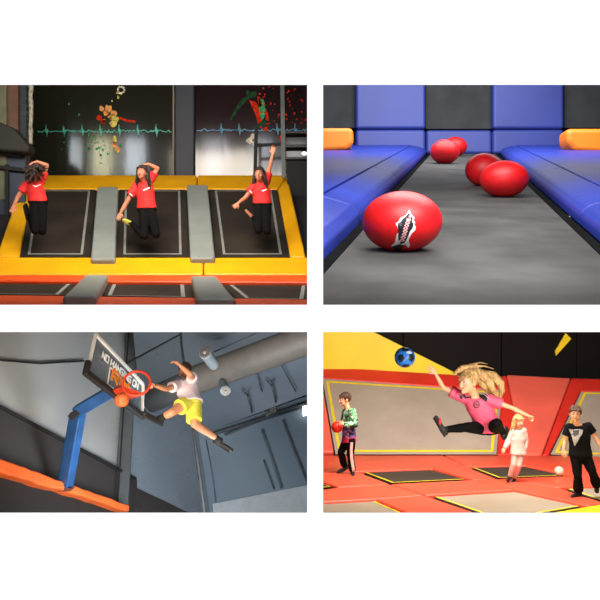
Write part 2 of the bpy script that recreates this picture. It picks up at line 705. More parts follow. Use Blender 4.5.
    # shoes
    for X in 'AB':
        sm = spec.get('shoe' + X)
        an, to, kn = J['an' + X], J['to' + X], J['kn' + X]
        dd = (to - an).normalized()
        sole = Vector(spec.get('sole' + X, (0, 0, -1)))
        sole = (sole - dd * sole.dot(dd)).normalized()
        wd = dd.cross(sole)
        if sm:
            hl = an - dd * .03 * s + sole * .03 * s
            bm = bmesh.new()
            lift = .045 * s
            rc(bm, hl, hl + dd * .06 * s, .043 * s, .041 * s)
            rc(bm, hl + dd * .05 * s + sole * .006 * s, to + dd * .012 * s, .041 * s, .03 * s)
            rc(bm, an + (kn - an).normalized() * .02 * s, hl + dd * .05 * s, .04 * s, .042 * s)
            o = remesh(link('shoe', bm, sm, t), .006, 2)
            bm = bmesh.new()
            c0 = hl + sole * .035 * s
            dq = (to - hl).normalized()
            L = (to - hl).length
            loft(bm, [(c0 + dq * x * L, wd * a * s, sole * .012 * s) for x, a in ((-.18, .018), (-.1, .034), (.2, .038), (.6, .04), (.95, .036), (1.12, .016))], 12)
            link('sole', bm, spec.get('solem' + X, M_sole), o, True)
        if spec.get('sock' + X):
            bm = bmesh.new()
            kd = (kn - an).normalized()
            x = kd.orthogonal().normalized()
            y = kd.cross(x)
            loft(bm, [(an - kd * .01, x * .042 * s, y * .042 * s), (an + kd * .05 * s, x * .041 * s, y * .041 * s), (an + kd * .1 * s, x * .047 * s, y * .047 * s)], 16)
            link('sock', bm, spec['sock' + X], t, True)
    return dict(root=t, J=J, shirt=shirt, pants=pants, body=body, hair=h, f=f, r=r, u=u, up=up)


_wt = bpy.data.textures.new('folds', 'CLOUDS')
_wt.noise_scale = .09


def add_wrinkle(o, st):
    d = o.modifiers.new('folds', 'DISPLACE')
    d.texture = _wt
    d.strength = st
    d.mid_level = .5


# ---------------------------------------------------------------- materials
M_eye = mat('eye_white', (196, 188, 180), .3, .01)
M_iris = mat('iris_brown', (45, 28, 20), .3, .02)
M_lips = mat('lips', (176, 82, 76), .5, .03)
M_sole = mat('rubber_sole', (35, 34, 34), .8, .05)
M_black = mat('black_paint', (22, 21, 22), .8, .08)
M_white = mat('white_wall_paint', (250, 250, 250), .9, .0, spec=.1)
M_shell = mat('dark_hall_paint', (40, 40, 42), .9, .05, scale=1)
SK1 = mat('tan_skin', (184, 118, 88), .5, .05, scale=12)
SK2 = mat('fair_skin', (234, 166, 128), .5, .05, scale=12)
SK3 = mat('light_brown_skin', (205, 140, 104), .5, .05, scale=12)


def hairmat(name, a, b, rough=.4):
    m = mat(name, a, rough, rgb2=b, scale=18, bump=.7, bscale=60, stretch=(3, 3, .5))
    return m


H_black = hairmat('black_hair', (14, 10, 9), (34, 22, 18))
H_dark = hairmat('dark_brown_hair', (20, 12, 9), (52, 30, 20))
H_brown = hairmat('brown_hair', (44, 26, 17), (86, 54, 34))
H_blond = hairmat('blond_hair', (150, 104, 58), (228, 188, 124))

def clip_cell(objs, planes):
    '''cut building parts off where the hall they belong to ends'''
    bpy.context.view_layer.update()
    for nm in [o.name for o in objs]:
        o = bpy.data.objects.get(nm)
        if o is None or o.type != 'MESH':
            continue
        r = o
        while r.parent:
            r = r.parent
        if r.name.split('.')[0] in ('person', 'dodgeball', 'basketball', 'football'):
            continue
        for co, no in planes:
            n = Vector(no)
            if all((v.co - co).dot(n) < 1e-5 for v in o.data.vertices):
                continue
            if all((v.co - co).dot(n) > 1e-5 for v in o.data.vertices):
                for c in list(o.children):
                    bpy.data.objects.remove(c)
                bpy.data.objects.remove(o)
                break
            bm = bmesh.new()
            bm.from_mesh(o.data)
            res = bmesh.ops.bisect_plane(bm, geom=bm.verts[:] + bm.edges[:] + bm.faces[:], plane_co=co, plane_no=n, clear_outer=True, dist=1e-5)
            es = [e for e in res['geom_cut'] if isinstance(e, bmesh.types.BMEdge)]
            if es and any(len(e.link_faces) == 1 for e in es):
                try:
                    bmesh.ops.edgeloop_fill(bm, edges=[e for e in es if len(e.link_faces) == 1])
                except Exception:
                    pass
            bm.to_mesh(o.data)
            bm.free()


def side_plane(px, sgn):
    n = (P(px, 0, 1) - EYE).cross(P(px, 600, 1) - EYE).normalized()
    if n.x * sgn < 0:
        n = -n
    return (EYE.copy(), n)


def level_plane(py):
    n = (P(0, py, 1) - EYE).cross(P(600, py, 1) - EYE).normalized()
    if n.z > 0:
        n = -n
    return (EYE.copy(), n)


FRONT = (Vector((0, 4.07, 0)), Vector((0, -1, 0)))
GROUPS = {}


def done(seen, planes, where):
    new = [o for o in C.objects if o.name not in seen]
    clip_cell(new, planes)
    by = {}
    new = [o for o in C.objects if o.name not in seen]
    for o in [q for q in new if q.type == 'EMPTY' and not q.children]:
        bpy.data.objects.remove(o)
    new = [o for o in C.objects if o.name not in seen]
    for o in new:
        if o.parent is None and 'label' in o:
            by.setdefault(o.name.split('.')[0], []).append(o)
    for k, l in by.items():
        if len(l) > 1:
            for o in l:
                if 'group' not in o:
                    o['group'] = {'person': 'people', 'mural_banner': 'wall murals'}.get(k, k.replace('_', ' ') + 's') + ' ' + where


# ================================================================ SHELL
Yw = 4.0
o_x0, o_x1, o_y0, o_y1 = -90, 307.2, 84.6, 304.8


def rect(a, b, c, d, Y):
    return [P(a, c, Y), P(b, c, Y), P(b, d, Y), P(a, d, Y)]


# white front wall with four splayed openings
bm = bmesh.new()
xs = [-4040, -90, 307.2, 323.1, 690, 4940]
ys = [-2930, 84.7, 304.8, 332.0, 512.8, 3140]
holes = {(1, 1), (3, 1), (1, 3), (3, 3)}
gf = [[bm.verts.new(P(x, y, Yw)) for x in xs] for y in ys]
SP = 2.4
xb = [-4040, -90 - SP, 307.2 + SP, 323.1 - SP, 690 + SP, 4940]
yb = [-2930, 84.7 - SP, 304.8 + SP, 332.0 - SP, 512.8 + SP, 3140]
gb = [[bm.verts.new(P(x, y, Yw) + Vector((0, .05, 0))) for x in xb] for y in yb]
for j in range(5):
    for i in range(5):
        if (i, j) in holes:
            for (a, b) in (((j, i), (j, i + 1)), ((j, i + 1), (j + 1, i + 1)), ((j + 1, i + 1), (j + 1, i)), ((j + 1, i), (j, i))):
                bm.faces.new((gf[a[0]][a[1]], gf[b[0]][b[1]], gb[b[0]][b[1]], gb[a[0]][a[1]]))
        else:
            bm.faces.new((gf[j][i], gf[j][i + 1], gf[j + 1][i + 1], gf[j + 1][i]))
            bm.faces.new((gb[j][i], gb[j + 1][i], gb[j + 1][i + 1], gb[j][i + 1]))
struct(link('wall_front', bm, M_white))

YB = 31.0
zt, zb, xl, xr = 19.0, -11.0, -21.5, 23.0


def quadslab(name, pts, back, m):
    return struct(slab(name, [Vector(p) for p in pts], Vector(back), m))


quadslab('wall_left', [(xl, Yw + .05, zb), (xl, YB, zb), (xl, YB, zt), (xl, Yw + .05, zt)], (-.1, 0, 0), M_shell)
quadslab('wall_right', [(xr, Yw + .05, zb), (xr, YB, zb), (xr, YB, zt), (xr, Yw + .05, zt)], (.1, 0, 0), M_shell)
quadslab('wall_back', [(xl, YB, zb), (xr, YB, zb), (xr, YB, zt), (xl, YB, zt)], (0, .1, 0), M_shell)
quadslab('ceiling', [(xl, Yw + .05, zt), (xr, Yw + .05, zt), (xr, YB, zt), (xl, YB, zt)], (0, 0, .1), M_shell)
quadslab('floor', [(xl, Yw + .05, zb), (xr, Yw + .05, zb), (xr, YB, zb), (xl, YB, zb)], (0, 0, -.1), M_shell)
# upright partition between the left and right halls, and the short shelf between upper and lower halls
a0, a1 = Yw + .06, YB
pts = [Vector(((315 - 300) / F * Y, Y, z)) for Y, z in ((a0, zb), (a1, zb), (a1, zt), (a0, zt))]
struct(slab('wall_middle', pts, Vector((.012, 0, 0)), M_shell))


# ================================================================ UPPER LEFT: slam-dunk trampolines
seen = set(o.name for o in C.objects)
M_yel = mat('yellow_vinyl', (236, 170, 12), .42, .05, scale=2.5, bump=.35, bscale=5)
M_ora = mat('orange_vinyl', (236, 80, 24), .45, .06, scale=2.5, bump=.3, bscale=6)
M_gry = mat('grey_vinyl', (134, 140, 136), .5, .05, scale=2, bump=.25, bscale=5)
M_bedP = mesh_mat('olive_black_mesh', (36, 32, 29), (56, 49, 42), 110)
M_strG = mat('grey_webbing', (132, 134, 130), .7, .08)
M_mur1 = mat('olive_black_glossy_banner', (30, 32, 25), .13, rgb2=(34, 36, 27), scale=.8, bump=.16, bscale=2.6, stretch=(1, 1, .3), coat=.0)
M_mur2 = mat('maroon_black_glossy_banner', (32, 20, 24), .13, rgb2=(36, 23, 26), scale=.8, bump=.16, bscale=2.6, stretch=(1, 1, .3))
M_col = mat('slate_column_pad', (44, 48, 58), .6, .08, scale=2, bump=.3, bscale=3)

FL1 = Plane(P(0, 304, 539 / 78), P(300, 304, 539 / 78), P(100, 275, 11.0))
SL1 = Plane(P(0, 275, 11.0), P(300, 275, 11.0), P(100, 176, 14.5))
WL1 = Plane(P(0, 100, 14.75), P(300, 100, 14.75), P(100, 176, 14.75))
# divider shelf up to the court floor, court floor, slope base and mural wall
d0 = FL1.hit(0, 316, -.08)
struct(slab('floor', [P(-200, 316, Yw + .06), P(314.5, 316, Yw + .06), FL1.hit(314.5, 316, -.08), FL1.hit(-200, 316, -.08)], Vector((0, 0, -.02)), M_black))
struct(pslab('floor', FL1, [(-200, 316), (314.5, 316), (314.5, 274), (-200, 274)], .05, M_black, off=-.08))
struct(pslab('floor', SL1, [(-200, 276), (314.5, 276), (314.5, 174), (-200, 174)], .05, M_black, off=-.12))
struct(slab('wall_back', [P(-220, -140, 14.75), P(314.7, -140, 14.75), P(314.7, 190, 14.75), P(-220, 190, 14.75)], Vector((0, .1, 0)), mat('black_hall_wall', (20, 20, 22), .7, .1, scale=1)))


def ecg(x0, x1, yb, peaks, tilt=0):
    pts = [(x0, yb)]
    x = x0
    rnd = random.Random(3)
    pk = sorted(peaks)
    while x < x1:
        nx = x + 1.3
        hit = [p for p in pk if x < p <= nx]
        if hit:
            p = hit[0]
            pts += [(p - 1.1, yb - 1.2), (p - .6, yb + .8), (p, yb - 7), (p + .9, yb + 5.5), (p + 1.5, yb - 2.2), (p + 2.1, yb)]
            x = p + 2.2
        else:
            x = nx
            pts.append((x, yb + rnd.choice((-1.4, 0, .6, -.5))))
    return pts


def mural(pix, m, label, line_pts, line_m, blobs):
    x0 = pix[0][0]
    t = thing('mural_banner', WL1.hit((pix[0][0] + pix[1][0]) / 2, pix[2][1]), label, 'mural')
    pslab('banner_sheet', WL1, pix, .04, m, t, off=.06)
    flat_marks('heartbeat_line', WL1, ribbon_polys(line_pts, .85), line_m, t, off=.064)
    for nm, mm, pl in blobs:
        if nm == 'splash':
            for one in pl:
                flat_marks('splash', WL1, [one], mm, t, off=.067)
        else:
            flat_marks(nm, WL1, pl, mm, t, off=.07)['kind'] = 'stuff'
    return t


B_or = mat('print_orange', (232, 150, 84), .8, .25, scale=16, spec=.08)
B_ye = mat('print_yellow', (214, 196, 96), .8, .25, scale=16, spec=.08)
B_re = mat('print_red', (190, 46, 20), .8, .25, scale=16, spec=.08)
B_gr = mat('print_green', (60, 150, 96), .8, .25, scale=16, spec=.08)
B_dg = mat('print_dark_green', (34, 68, 44), .8, .25, scale=16, spec=.08)
B_wh = mat('print_cream', (206, 196, 176), .8, .25, scale=16, spec=.08)
L_tq = mat('print_turquoise', (74, 196, 170), .4, .03)
L_bl = mat('print_blue', (70, 150, 190), .4, .03)
rnd = random.Random(11)
o1 = [blob(108, 109, 4.2), blob(101.5, 108.5, 2.6, sq=1.4), blob(106, 113, 3), blob(114.5, 113.5, 3.8, sq=.7), blob(116.5, 149.5, 3.2, sq=1.2), blob(114, 144, 2, sq=1.6), blob(110, 117, 2)]
y1 = [blob(113.5, 124, 4.2), blob(112.5, 118, 3.2), blob(117, 119, 2.4), blob(104, 121, 1.8), blob(114.5, 140, 2.2, sq=1.7), blob(112, 101, .9), blob(118, 97.5, 1.1, sq=1.5), blob(117, 93, .8)]
r1 = [blob(99, 118, 2.6), blob(103, 121.5, 2.4), [(119, 116.5), (127, 119.5), (135, 120.5), (136, 123), (127, 122), (119, 119)]]
g1 = [blob(rnd.gauss(97, 7), rnd.gauss(146, 8), rnd.uniform(.5, 1.5)) for _ in range(26)] + [blob(rnd.uniform(60, 105), rnd.uniform(132, 150), rnd.uniform(.4, .9)) for _ in range(16)] + [blob(79, 114.5, .8, sq=2), blob(69, 104, 1.2)]
w1 = [blob(121 + 3.2 * math.cos(a), 90 + 3.4 * math.sin(a), 1.1) for a in [k * .7 for k in range(9)]]
t = mural([(31.5, 60), (173, 60), (173, 178), (31.5, 178)], M_mur1, 'olive-black glossy wall mural with orange splash figure and turquoise heartbeat line', ecg(38, 171, 131.5, (46, 63.5, 82, 100, 119, 137.5, 156)), L_tq,
          [('splash', B_or, o1), ('splash', B_ye, y1), ('splash', B_re, r1), ('speckles', B_gr, g1), ('ball_print', B_wh, w1)])
g2 = [[(229.5, 119), (233, 113), (238, 104), (243, 98), (249, 95), (250, 98), (244, 103), (239, 109), (234, 117), (231, 120)], [(247, 90), (251, 92), (257, 91), (256, 97), (250, 98), (246, 95)], [(258, 124), (264, 119), (268, 117), (266, 122), (259, 128), (256, 134), (255, 130)]]
r2 = [[(249, 100), (256, 102), (259, 109), (260, 117), (262, 122), (258, 124), (256, 116), (253, 109)], [(257, 96), (260, 97), (262, 106), (259, 107)], [(265, 107), (268, 113), (269, 122), (266, 119)], blob(266, 129, 2.4), blob(281, 138, 1.6, sq=2)]
s2 = [blob(rnd.uniform(262, 306), rnd.uniform(88, 124), rnd.uniform(.5, 1.3)) for _ in range(34)] + [blob(rnd.gauss(266, 6), rnd.gauss(112, 12), rnd.uniform(.5, 1.2)) for _ in range(20)]
d2 = [[(259, 98), (264, 100), (266, 112), (262, 122), (259, 112)]]
w2 = [blob(253, 137, 2.8), blob(249.5, 141, 3), blob(254, 143, 2.2)]
t = mural([(195.5, 60), (314, 60), (314, 178), (195.5, 178)], M_mur2, 'maroon-black glossy wall mural with green and red splash figure and blue heartbeat line', ecg(197, 312, 130.5, (221, 239, 277, 295)), L_bl,
          [('splash', B_dg, g2), ('splash', B_re, r2), ('speckles', B_re, s2), ('splash', B_gr, d2), ('ball_print', B_wh, w2)])
# padded column between murals
t = thing('column_pad', WL1.hit(184, 178), 'slate-grey padded column between the two wall murals', 'column')
pslab('pad', WL1, [(174.3, 60), (194.6, 60), (194.6, 179), (174.3, 179)], .12, M_col, t, off=.14, bev=.04)
pslab('edge_strip', WL1, [(172.6, 60), (174.2, 60), (174.2, 179), (172.6, 179)], .05, mat('beige_trim', (118, 110, 96), .6), t, off=.10)
# left side clutter: pillar, panels, pole, duct, door, rail
WLs = Plane(P(0, 100, 13.2), P(300, 100, 13.2), P(0, 176, 13.2))
tag(pslab('pillar', WLs, [(-60, 60), (6, 60), (6, 200), (-60, 200)], .4, mat('beige_plaster', (96, 96, 74), .8, .08), bev=.02), 'beige plaster pillar at the left edge beside the first mural', 'pillar')
tag(pslab('board_panel', WLs, [(6.3, 60), (18, 60), (18, 182), (6.3, 182)], .2, mat('brown_board', (92, 62, 46), .7, .1), off=-.1, bev=.01), 'brown upright wall board right of the beige pillar', 'panel')
tag(pslab('board_panel', WLs, [(18.3, 60), (26.5, 60), (26.5, 182), (18.3, 182)], .2, mat('blue_grey_board', (40, 52, 62), .6, .12), off=-.2, bev=.01), 'narrow dark blue-grey wall board beside the pale pole', 'panel')
bm = bmesh.new()
rnd2 = random.Random(5)
pp = [WLs.hit(30.8 + rnd2.uniform(-.4, .4), y, .1) for y in range(60, 150, 6)]
swept(bm, pp, [.03 + .012 * rnd2.random() for _ in pp], 10)
t = thing('pole', pp[-1], 'pale rough-barked pole standing against the left mural edge', 'pole')
link('shaft', bm, mat('birch_bark', (176, 168, 150), .8, .25, scale=20, rgb2=(92, 84, 70)), t, True)
bm = bmesh.new()
for k in range(9):
    y = 88 + k * 6.5
    a = WLs.hit(30.8, y, .1)
    rc(bm, a, a + Vector((-.12 - .06 * rnd2.random(), -.03, .08)), .012, .005, 6)
link('twig', bm, mat('dark_twig', (58, 54, 44), .8), t, True)
tag(pslab('air_duct', WLs, [(-60, 84), (-2, 121), (14, 128), (30, 147), (26, 153), (-60, 145)], .35, mat('dark_duct_cloth', (36, 33, 28), .7, .15, bump=.4, bscale=3), off=.3, bev=.05), 'dark sagging duct slanting down over the blue-grey door', 'duct')
t = thing('side_door', WLs.hit(8, 262), 'blue-grey side door with dark frame at left edge', 'door')
pslab('door_panel', WLs, [(-60, 146), (25, 153), (25, 262), (-60, 262)], .06, mat('blue_grey_door', (50, 58, 74), .45, .12, scale=1.4), t, off=-.02)
pslab('door_rail', WLs, [(-60, 158), (25, 168), (25, 172), (-60, 162)], .06, M_black, t, off=.06, bev=.01)
pslab('door_post', WLs, [(5, 164), (8, 164.5), (8, 262), (5, 262)], .06, M_black, t, off=.05)
pslab('door_window', WLs, [(-60, 143), (20, 150), (20, 157), (-60, 150)], .03, mat('pale_pane', (104, 110, 116), .2, .05), t, off=.02)
# right side rack
WR1 = Plane(P(0, 100, 14.0), P(300, 100, 14.0), P(0, 176, 14.0))
t = thing('equipment_rack', WR1.hit(294, 232), 'black steel equipment rack with shelves at the right of second mural', 'rack')
bm = bmesh.new()
beam_bm(bm, WR1.hit(256.3, 128), WR1.hit(255, 178), .06, .06)
link('post', bm, M_black, t)
bm = bmesh.new()
beam_bm(bm, WR1.hit(255, 145.5), WR1.hit(284, 144), .05, .05)
link('crossbar', bm, M_black, t)
bm = bmesh.new()
beam_bm(bm, WR1.hit(282, 60), WR1.hit(283.6, 178), .07, .06)
link('post', bm, mat('grey_green_post', (72, 84, 82), .5, .1), t)
for y, c in ((131, (24, 23, 25)), (145, (34, 32, 34)), (157, (26, 24, 26))):
    pslab('shelf', WR1, [(285, y), (330 if False else 314, y), (314, y + 2.4), (285, y + 2.4)], .35, mat('rack_shelf', c, .5), t, off=.1, bev=.01)
pslab('side_panel', WR1, [(286, 160), (314, 160), (314, 258), (291, 258)], .1, mat('rack_back', (15, 15, 17), .8), t, off=.02)
bm = bmesh.new()
ell(bm, WR1.hit(304.5, 153.5, .35), (.05, .08, .028))
tag(link('rack_lamp', bm, glow('white_lamp', (255, 252, 245), 1.6), None, True), 'small white oval lamp on the black equipment rack', 'lamp')

# slope: pads and beds
def sp(name, pix, m, label, cat, th=.14, off=.05, bev=.035, grp=None):
    o = pslab(name, SL1, pix, th, m, off=off, bev=bev)
    return tag(o, label, cat, grp)


sp('safety_pad', [(24.5, 174.8), (196.9, 174.8), (196.9, 188.6), (31.5, 188.6)], M_yel, 'long yellow pad along the top, under the orange-splash mural', 'pad')
sp('safety_pad', [(197.4, 174.8), (287, 174.8), (277.6, 188.8), (197.4, 188.6)], M_yel, 'yellow pad along the top, under the maroon mural', 'pad')
sp('safety_pad', [(24, 176), (31.5, 189), (19.3, 256.2), (-4, 256.2)], M_yel, 'yellow pad on the left side of the slanted trampolines', 'pad')
sp('safety_pad', [(287.4, 175.2), (306, 256.6), (290.2, 256.6), (277.8, 189.2)], M_yel, 'yellow pad on the right side of the slanted trampolines', 'pad')
sp('safety_pad', [(-70, 256.7), (203, 257), (203.2, 274.2), (-70, 274.2)], M_yel, 'yellow pad along the foot, left of its dark seam', 'pad')
sp('safety_pad', [(203.6, 257), (314, 257), (314, 274.2), (203.8, 274.2)], M_yel, 'yellow pad along the foot, right of its dark seam', 'pad')
sp('divider_pad', [(97, 186.5), (118.3, 186.5), (114.9, 259), (90.4, 259)], M_gry, 'grey pad dividing the left and middle slanted trampolines', 'pad', th=.2, off=.13)
sp('divider_pad', [(186.6, 184.5), (207.6, 184.5), (215.2, 258), (190, 258)], M_gry, 'grey pad dividing the middle and right slanted trampolines', 'pad', th=.2, off=.13)
for q, lb in (([(31, 188), (97.5, 188), (91, 258), (18.5, 258)], 'left slanted trampoline bed, behind the woman with hair over her face'),
              ([(118, 188), (187, 188), (190.3, 258), (114.7, 258)], 'middle slanted trampoline bed between the two grey pads'),
              ([(207.5, 188), (278, 188), (291, 258), (215, 258)], 'right slanted trampoline bed behind the woman with one arm straight up')):
    trampoline(SL1, q, lb, M_bedP, M_strG, M_black, ins=.03, gap=.09, wd=.035, off=.02)
# floor trampolines and pads
def fp(name, pix, m, label, th=.1, off=.03, bev=.03, cat='pad'):
    return tag(pslab(name, FL1, pix, th, m, off=off, bev=bev), label, cat)


fp('safety_pad', [(-90, 275), (314, 275), (314, 281.5), (-90, 279.5)], M_ora, 'thin orange floor pad just under the yellow pads')
fp('safety_pad', [(-90, 293.5), (314, 299.3), (314, 316), (-90, 316)], M_ora, 'orange floor pad along the bottom edge, nearest the viewer')
fp('divider_pad', [(85, 275), (108, 275), (96, 296), (62.5, 296)], M_gry, 'left grey pad lying across the floor trampolines', off=.1, th=.12)
fp('divider_pad', [(191.5, 276.2), (216.6, 276.2), (236, 299), (196.3, 299)], M_gry, 'right grey pad lying across the floor trampolines', off=.1, th=.12)
for q, lb in (([(-80, 279.5), (82, 280.5), (68, 295.5), (-90, 293.5)], 'floor trampoline at the left, left of the left grey floor pad'),
              ([(106, 281), (191.5, 281), (196, 298), (97, 296)], 'floor trampoline between the two grey floor pads'),
              ([(217, 281.2), (314, 281.5), (314, 300), (236, 299)], 'floor trampoline at the right, right of the right grey floor pad')):
    trampoline(FL1, q, lb, M_bedP, M_strG, M_black, ins=.02, gap=.08, wd=.04, off=-.03)

RED = mat('red_tshirt', (214, 34, 34), .75, .06, scale=5, bump=.3, bscale=12)
BLK = mat('black_trousers', (12, 11, 13), .9, .1, scale=5, bump=.3, bscale=12, spec=.12)
LIME = mat('lime_sole', (206, 214, 92), .6, .05)
SHB = mat('black_shoe', (22, 20, 21), .6, .08)
wom = dict(wf=.93, skin=SK1, hairm=H_dark, shirt=RED, pantm=BLK, pants='long', sleeve=.6, hem=.06, ease=.014, vox=.005, curlA=.25)
pw = person(dict(wom, Y=11.5, s=.90, hs=.92, label='woman in red t-shirt jumping at centre, hand on head, lime shoe sole raised', smile=1,
    J=dict(head=(142, 172.3, -.12), neck=(143.3, 181, -.02), shA=(137.3, 184.2, 0), shB=(151.2, 178.8, 0), elA=(126, 203.5, -.03), wrA=(120.8, 212.5, -.08), hdA=(119, 217.5, -.1),
           elB=(157.3, 168.5, -.02), wrB=(148.5, 164.0, -.1), hdB=(141, 164.8, -.12), pel=(147, 209, 0), hipA=(143.8, 210, 0), hipB=(150, 210, 0), knA=(144.2, 236, -.22), anA=(131, 222.5, .12), toA=(123, 219, .02),
           knB=(156.3, 234.5, -.22), anB=(148, 226, .2), toB=(142, 222, .28)),
    look=(-.12, -1, -.02), hup=(.12, 0, 1), hair='long', tsA=-1, tsB=-1, pnB=(0, .3, -1), soleA=(0, -1, -.3), soleB=(-.3, 0, -1), shoeA=SHB, solemA=LIME, shoeB=SHB))
pl_ = person(dict(wom, Y=11.5, s=.90, hs=.92, label='woman in red t-shirt jumping at the left, long dark hair over her face',
    J=dict(head=(36.5, 171, -.12), neck=(35, 181.5, -.02), shA=(26.5, 184.5, 0), shB=(41, 181.5, 0), elA=(18, 196.5, -.03), wrA=(14, 205, -.06), hdA=(12.5, 210.5, -.08),
           elB=(46.8, 165.5, -.05), wrB=(37, 161.6, -.15), hdB=(29.5, 163.5, -.2), pel=(38, 202, 0), hipA=(35, 202.5, 0), hipB=(41.5, 202.5, 0), knA=(35, 230.5, -.2), anA=(29.5, 215, .18), toA=(26, 205.5, .12),
           knB=(42.5, 231, -.18), anB=(40.5, 222, .2), toB=(38, 216, .3)),
    look=(-.2, -1, -.3), hup=(.1, -.2, 1), hair='over', tsA=-1, tsB=-1, pnB=(0, .3, -1), soleA=(-.5, -.6, .2), soleB=(0, 0, -1), shoeA=SHB, shoeB=SHB))
pr_ = person(dict(wom, Y=11.5, s=.88, hs=.90, label='woman in red t-shirt jumping at the right, one arm straight up', smile=1,
    J=dict(head=(259.3, 174, -.1), neck=(260, 182, -.02), shA=(255.3, 184.6, 0), shB=(266.3, 181.8, 0), elA=(245, 198.3, -.03), wrA=(238.5, 203, -.1), hdA=(233.5, 207.5, -.12),
           elB=(270, 166, -.05), wrB=(272.7, 154.5, -.08), hdB=(273.6, 148, -.08), pel=(262, 204, 0), hipA=(259, 205, 0), hipB=(265.5, 205, 0), knA=(258.5, 230.5, -.2), anA=(253.5, 217, .2), toA=(246, 210.5, .25),
           knB=(267, 231, -.2), anB=(261, 222, .22), toB=(256.5, 225.5, .3)),
    look=(-.1, -1, -.05), hup=(.06, 0, 1), hair='long', tsA=-1, tsB=-1, soleA=(0, -.8, -.5), soleB=(-.2, -.5, -.7), curlA=.45))
M_wprint = mat('white_print', (236, 232, 228), .7, .01)
for who, pols in ((pw, [[(143.5, 189.8), (151, 186.4), (151, 187.4), (143.5, 190.9)], [(129.8, 193.2), (133, 195.6), (132.6, 196.6), (129.4, 194.2)]]),
                  (pr_, [[(262, 190.5), (266.4, 189), (266.4, 190), (262, 191.6)], [(249.6, 190.2), (252.3, 192.6), (251.8, 193.6), (249.1, 191.2)]]),
                  (pl_, [[(33, 184.6), (35.5, 186.2), (41, 183.9), (41, 184.8), (35.5, 187.3), (33, 185.6)]])):
    decal('shirt_print', bvh_of(who['shirt']), pols, M_wprint, who['root'], off=.012)

done(seen, [side_plane(314.9, 1), FRONT], 'in the trampoline hall with murals')
# ================================================================ UPPER RIGHT: dodgeball lane
seen = set(o.name for o in C.objects)
M_lane = mesh_mat('charcoal_woven_mat', (58, 58, 57), (82, 82, 80), 60, .8)
M_blu = mat('royal_blue_vinyl', (34, 52, 146), .45, .06, scale=1.5, bump=.35, bscale=3.5, spec=.3)
M_bluw = mat('blue_wall_vinyl', (44, 60, 138), .5, .05, scale=.8, bump=.2, bscale=1.5)
M_net = mesh_mat('dark_grey_wall_mesh', (52, 54, 54), (62, 64, 64), 30, .8)
M_or2 = mat('bright_orange_vinyl', (250, 128, 14), .5, .04, scale=1)
CC = 850.0
M_edge = mat('black_edge_webbing', (16, 16, 17), .95, .2, scale=9, spec=.03)
FL2 = Plane(P(323, 250, CC / 132), P(600, 250, CC / 132), P(400, 150, CC / 32))
FE = 153.5
YE = CC / (FE - 118)
WL2 = Plane(P(323, 100, YE), P(600, 100, YE), P(400, 148, YE))
struct(slab('floor', [P(315.8, 317, Yw + .06), P(800, 317, Yw + .06), FL2.hit(800, 317, -.3), FL2.hit(315.8, 317, -.3)], Vector((0, 0, -.02)), M_black))
struct(pslab('floor', FL2, [(315.8, 317), (800, 317), (800, 146), (315.8, 146)], .1, M_black, off=-.3))
t = thing('lane_mat', FL2.hit(460, 230), 'charcoal woven mat running down the lane between blue pads', 'mat')
pslab('woven_sheet', FL2, [(285, 316), (665, 316), (495, FE - .2), (431, FE - .2)], .1, M_lane, t)
for a, b in (((268, 316), (428.5, FE)), ((682, 316), (497.5, FE))):
    pslab('edge_band', FL2, [a, (a[0] + (17 if a[0] < 400 else -17), 316), (b[0] + (2.5 if a[0] < 400 else -2.5), FE), b], .1, M_edge, t, off=.01)


def side_pad(edge_near, edge_far, outer, lab, sgn, nx, fx):
    """long pad beside the lane: outline cross-section with a sloping inner edge, broken by seams"""
    h = .34
    a, b = FL2.hit(*edge_near), FL2.hit(*edge_far)
    return a, b


UPV = FL2.n
for side in (-1, 1):
    if side < 0:
        a, b = FL2.hit(265, 316), FL2.hit(426.5, FE)
    else:
        a, b = FL2.hit(690, 316), FL2.hit(499.5, FE)
    d = (b - a)
    L = d.length
    dn = d.normalized()
    out = dn.cross(UPV).normalized()
    if out.x * side < 0:
        out = -out
    cuts = [0, .085, .2, .45, 1.0]
    names = ['nearest', 'second', 'third', 'farthest']
    for k in range(4):
        s0, s1 = cuts[k] + .0004, cuts[k + 1] - .0004
        t = thing('lane_pad', a + dn * L * (s0 + s1) / 2, '%s blue floor pad along the %s side of the dodgeball lane' % (names[k], 'left' if side < 0 else 'right'), 'pad')
        bm = bmesh.new()
        prof = [(0, -.05), (0, .08), (.08, .17), (.42, .26), (.42, -.05)]
        A = [a + dn * L * s0 + out * x + UPV * z for x, z in prof]
        slab_bm(bm, A, dn * L * (s1 - s0))
        bevel(link('edge_roll', bm, M_blu, t), .04)
        bm = bmesh.new()
        wd = 16
        if side < 0:
            # stop at the partition
            def lim(p):
                return p
        A0, A1 = a + dn * L * s0, a + dn * L * s1
        base = [A0 + out * .44, A1 + out * .44]

        def outer(p):
            if side < 0:
                # walk outwards until the partition plane x = 16/800*Y
                tt = ((316.8 - 300) / F * p.y - p.x) / (out.x - (316.8 - 300) / F * out.y)
                return p + out * max(.05, tt)
            return p + out * 12
        q = [base[0], base[1], outer(base[1]), outer(base[0])]
        slab_bm(bm, [v + UPV * .26 for v in q], -UPV * .3)
        bevel(link('pad_top', bm, M_blu, t), .03)
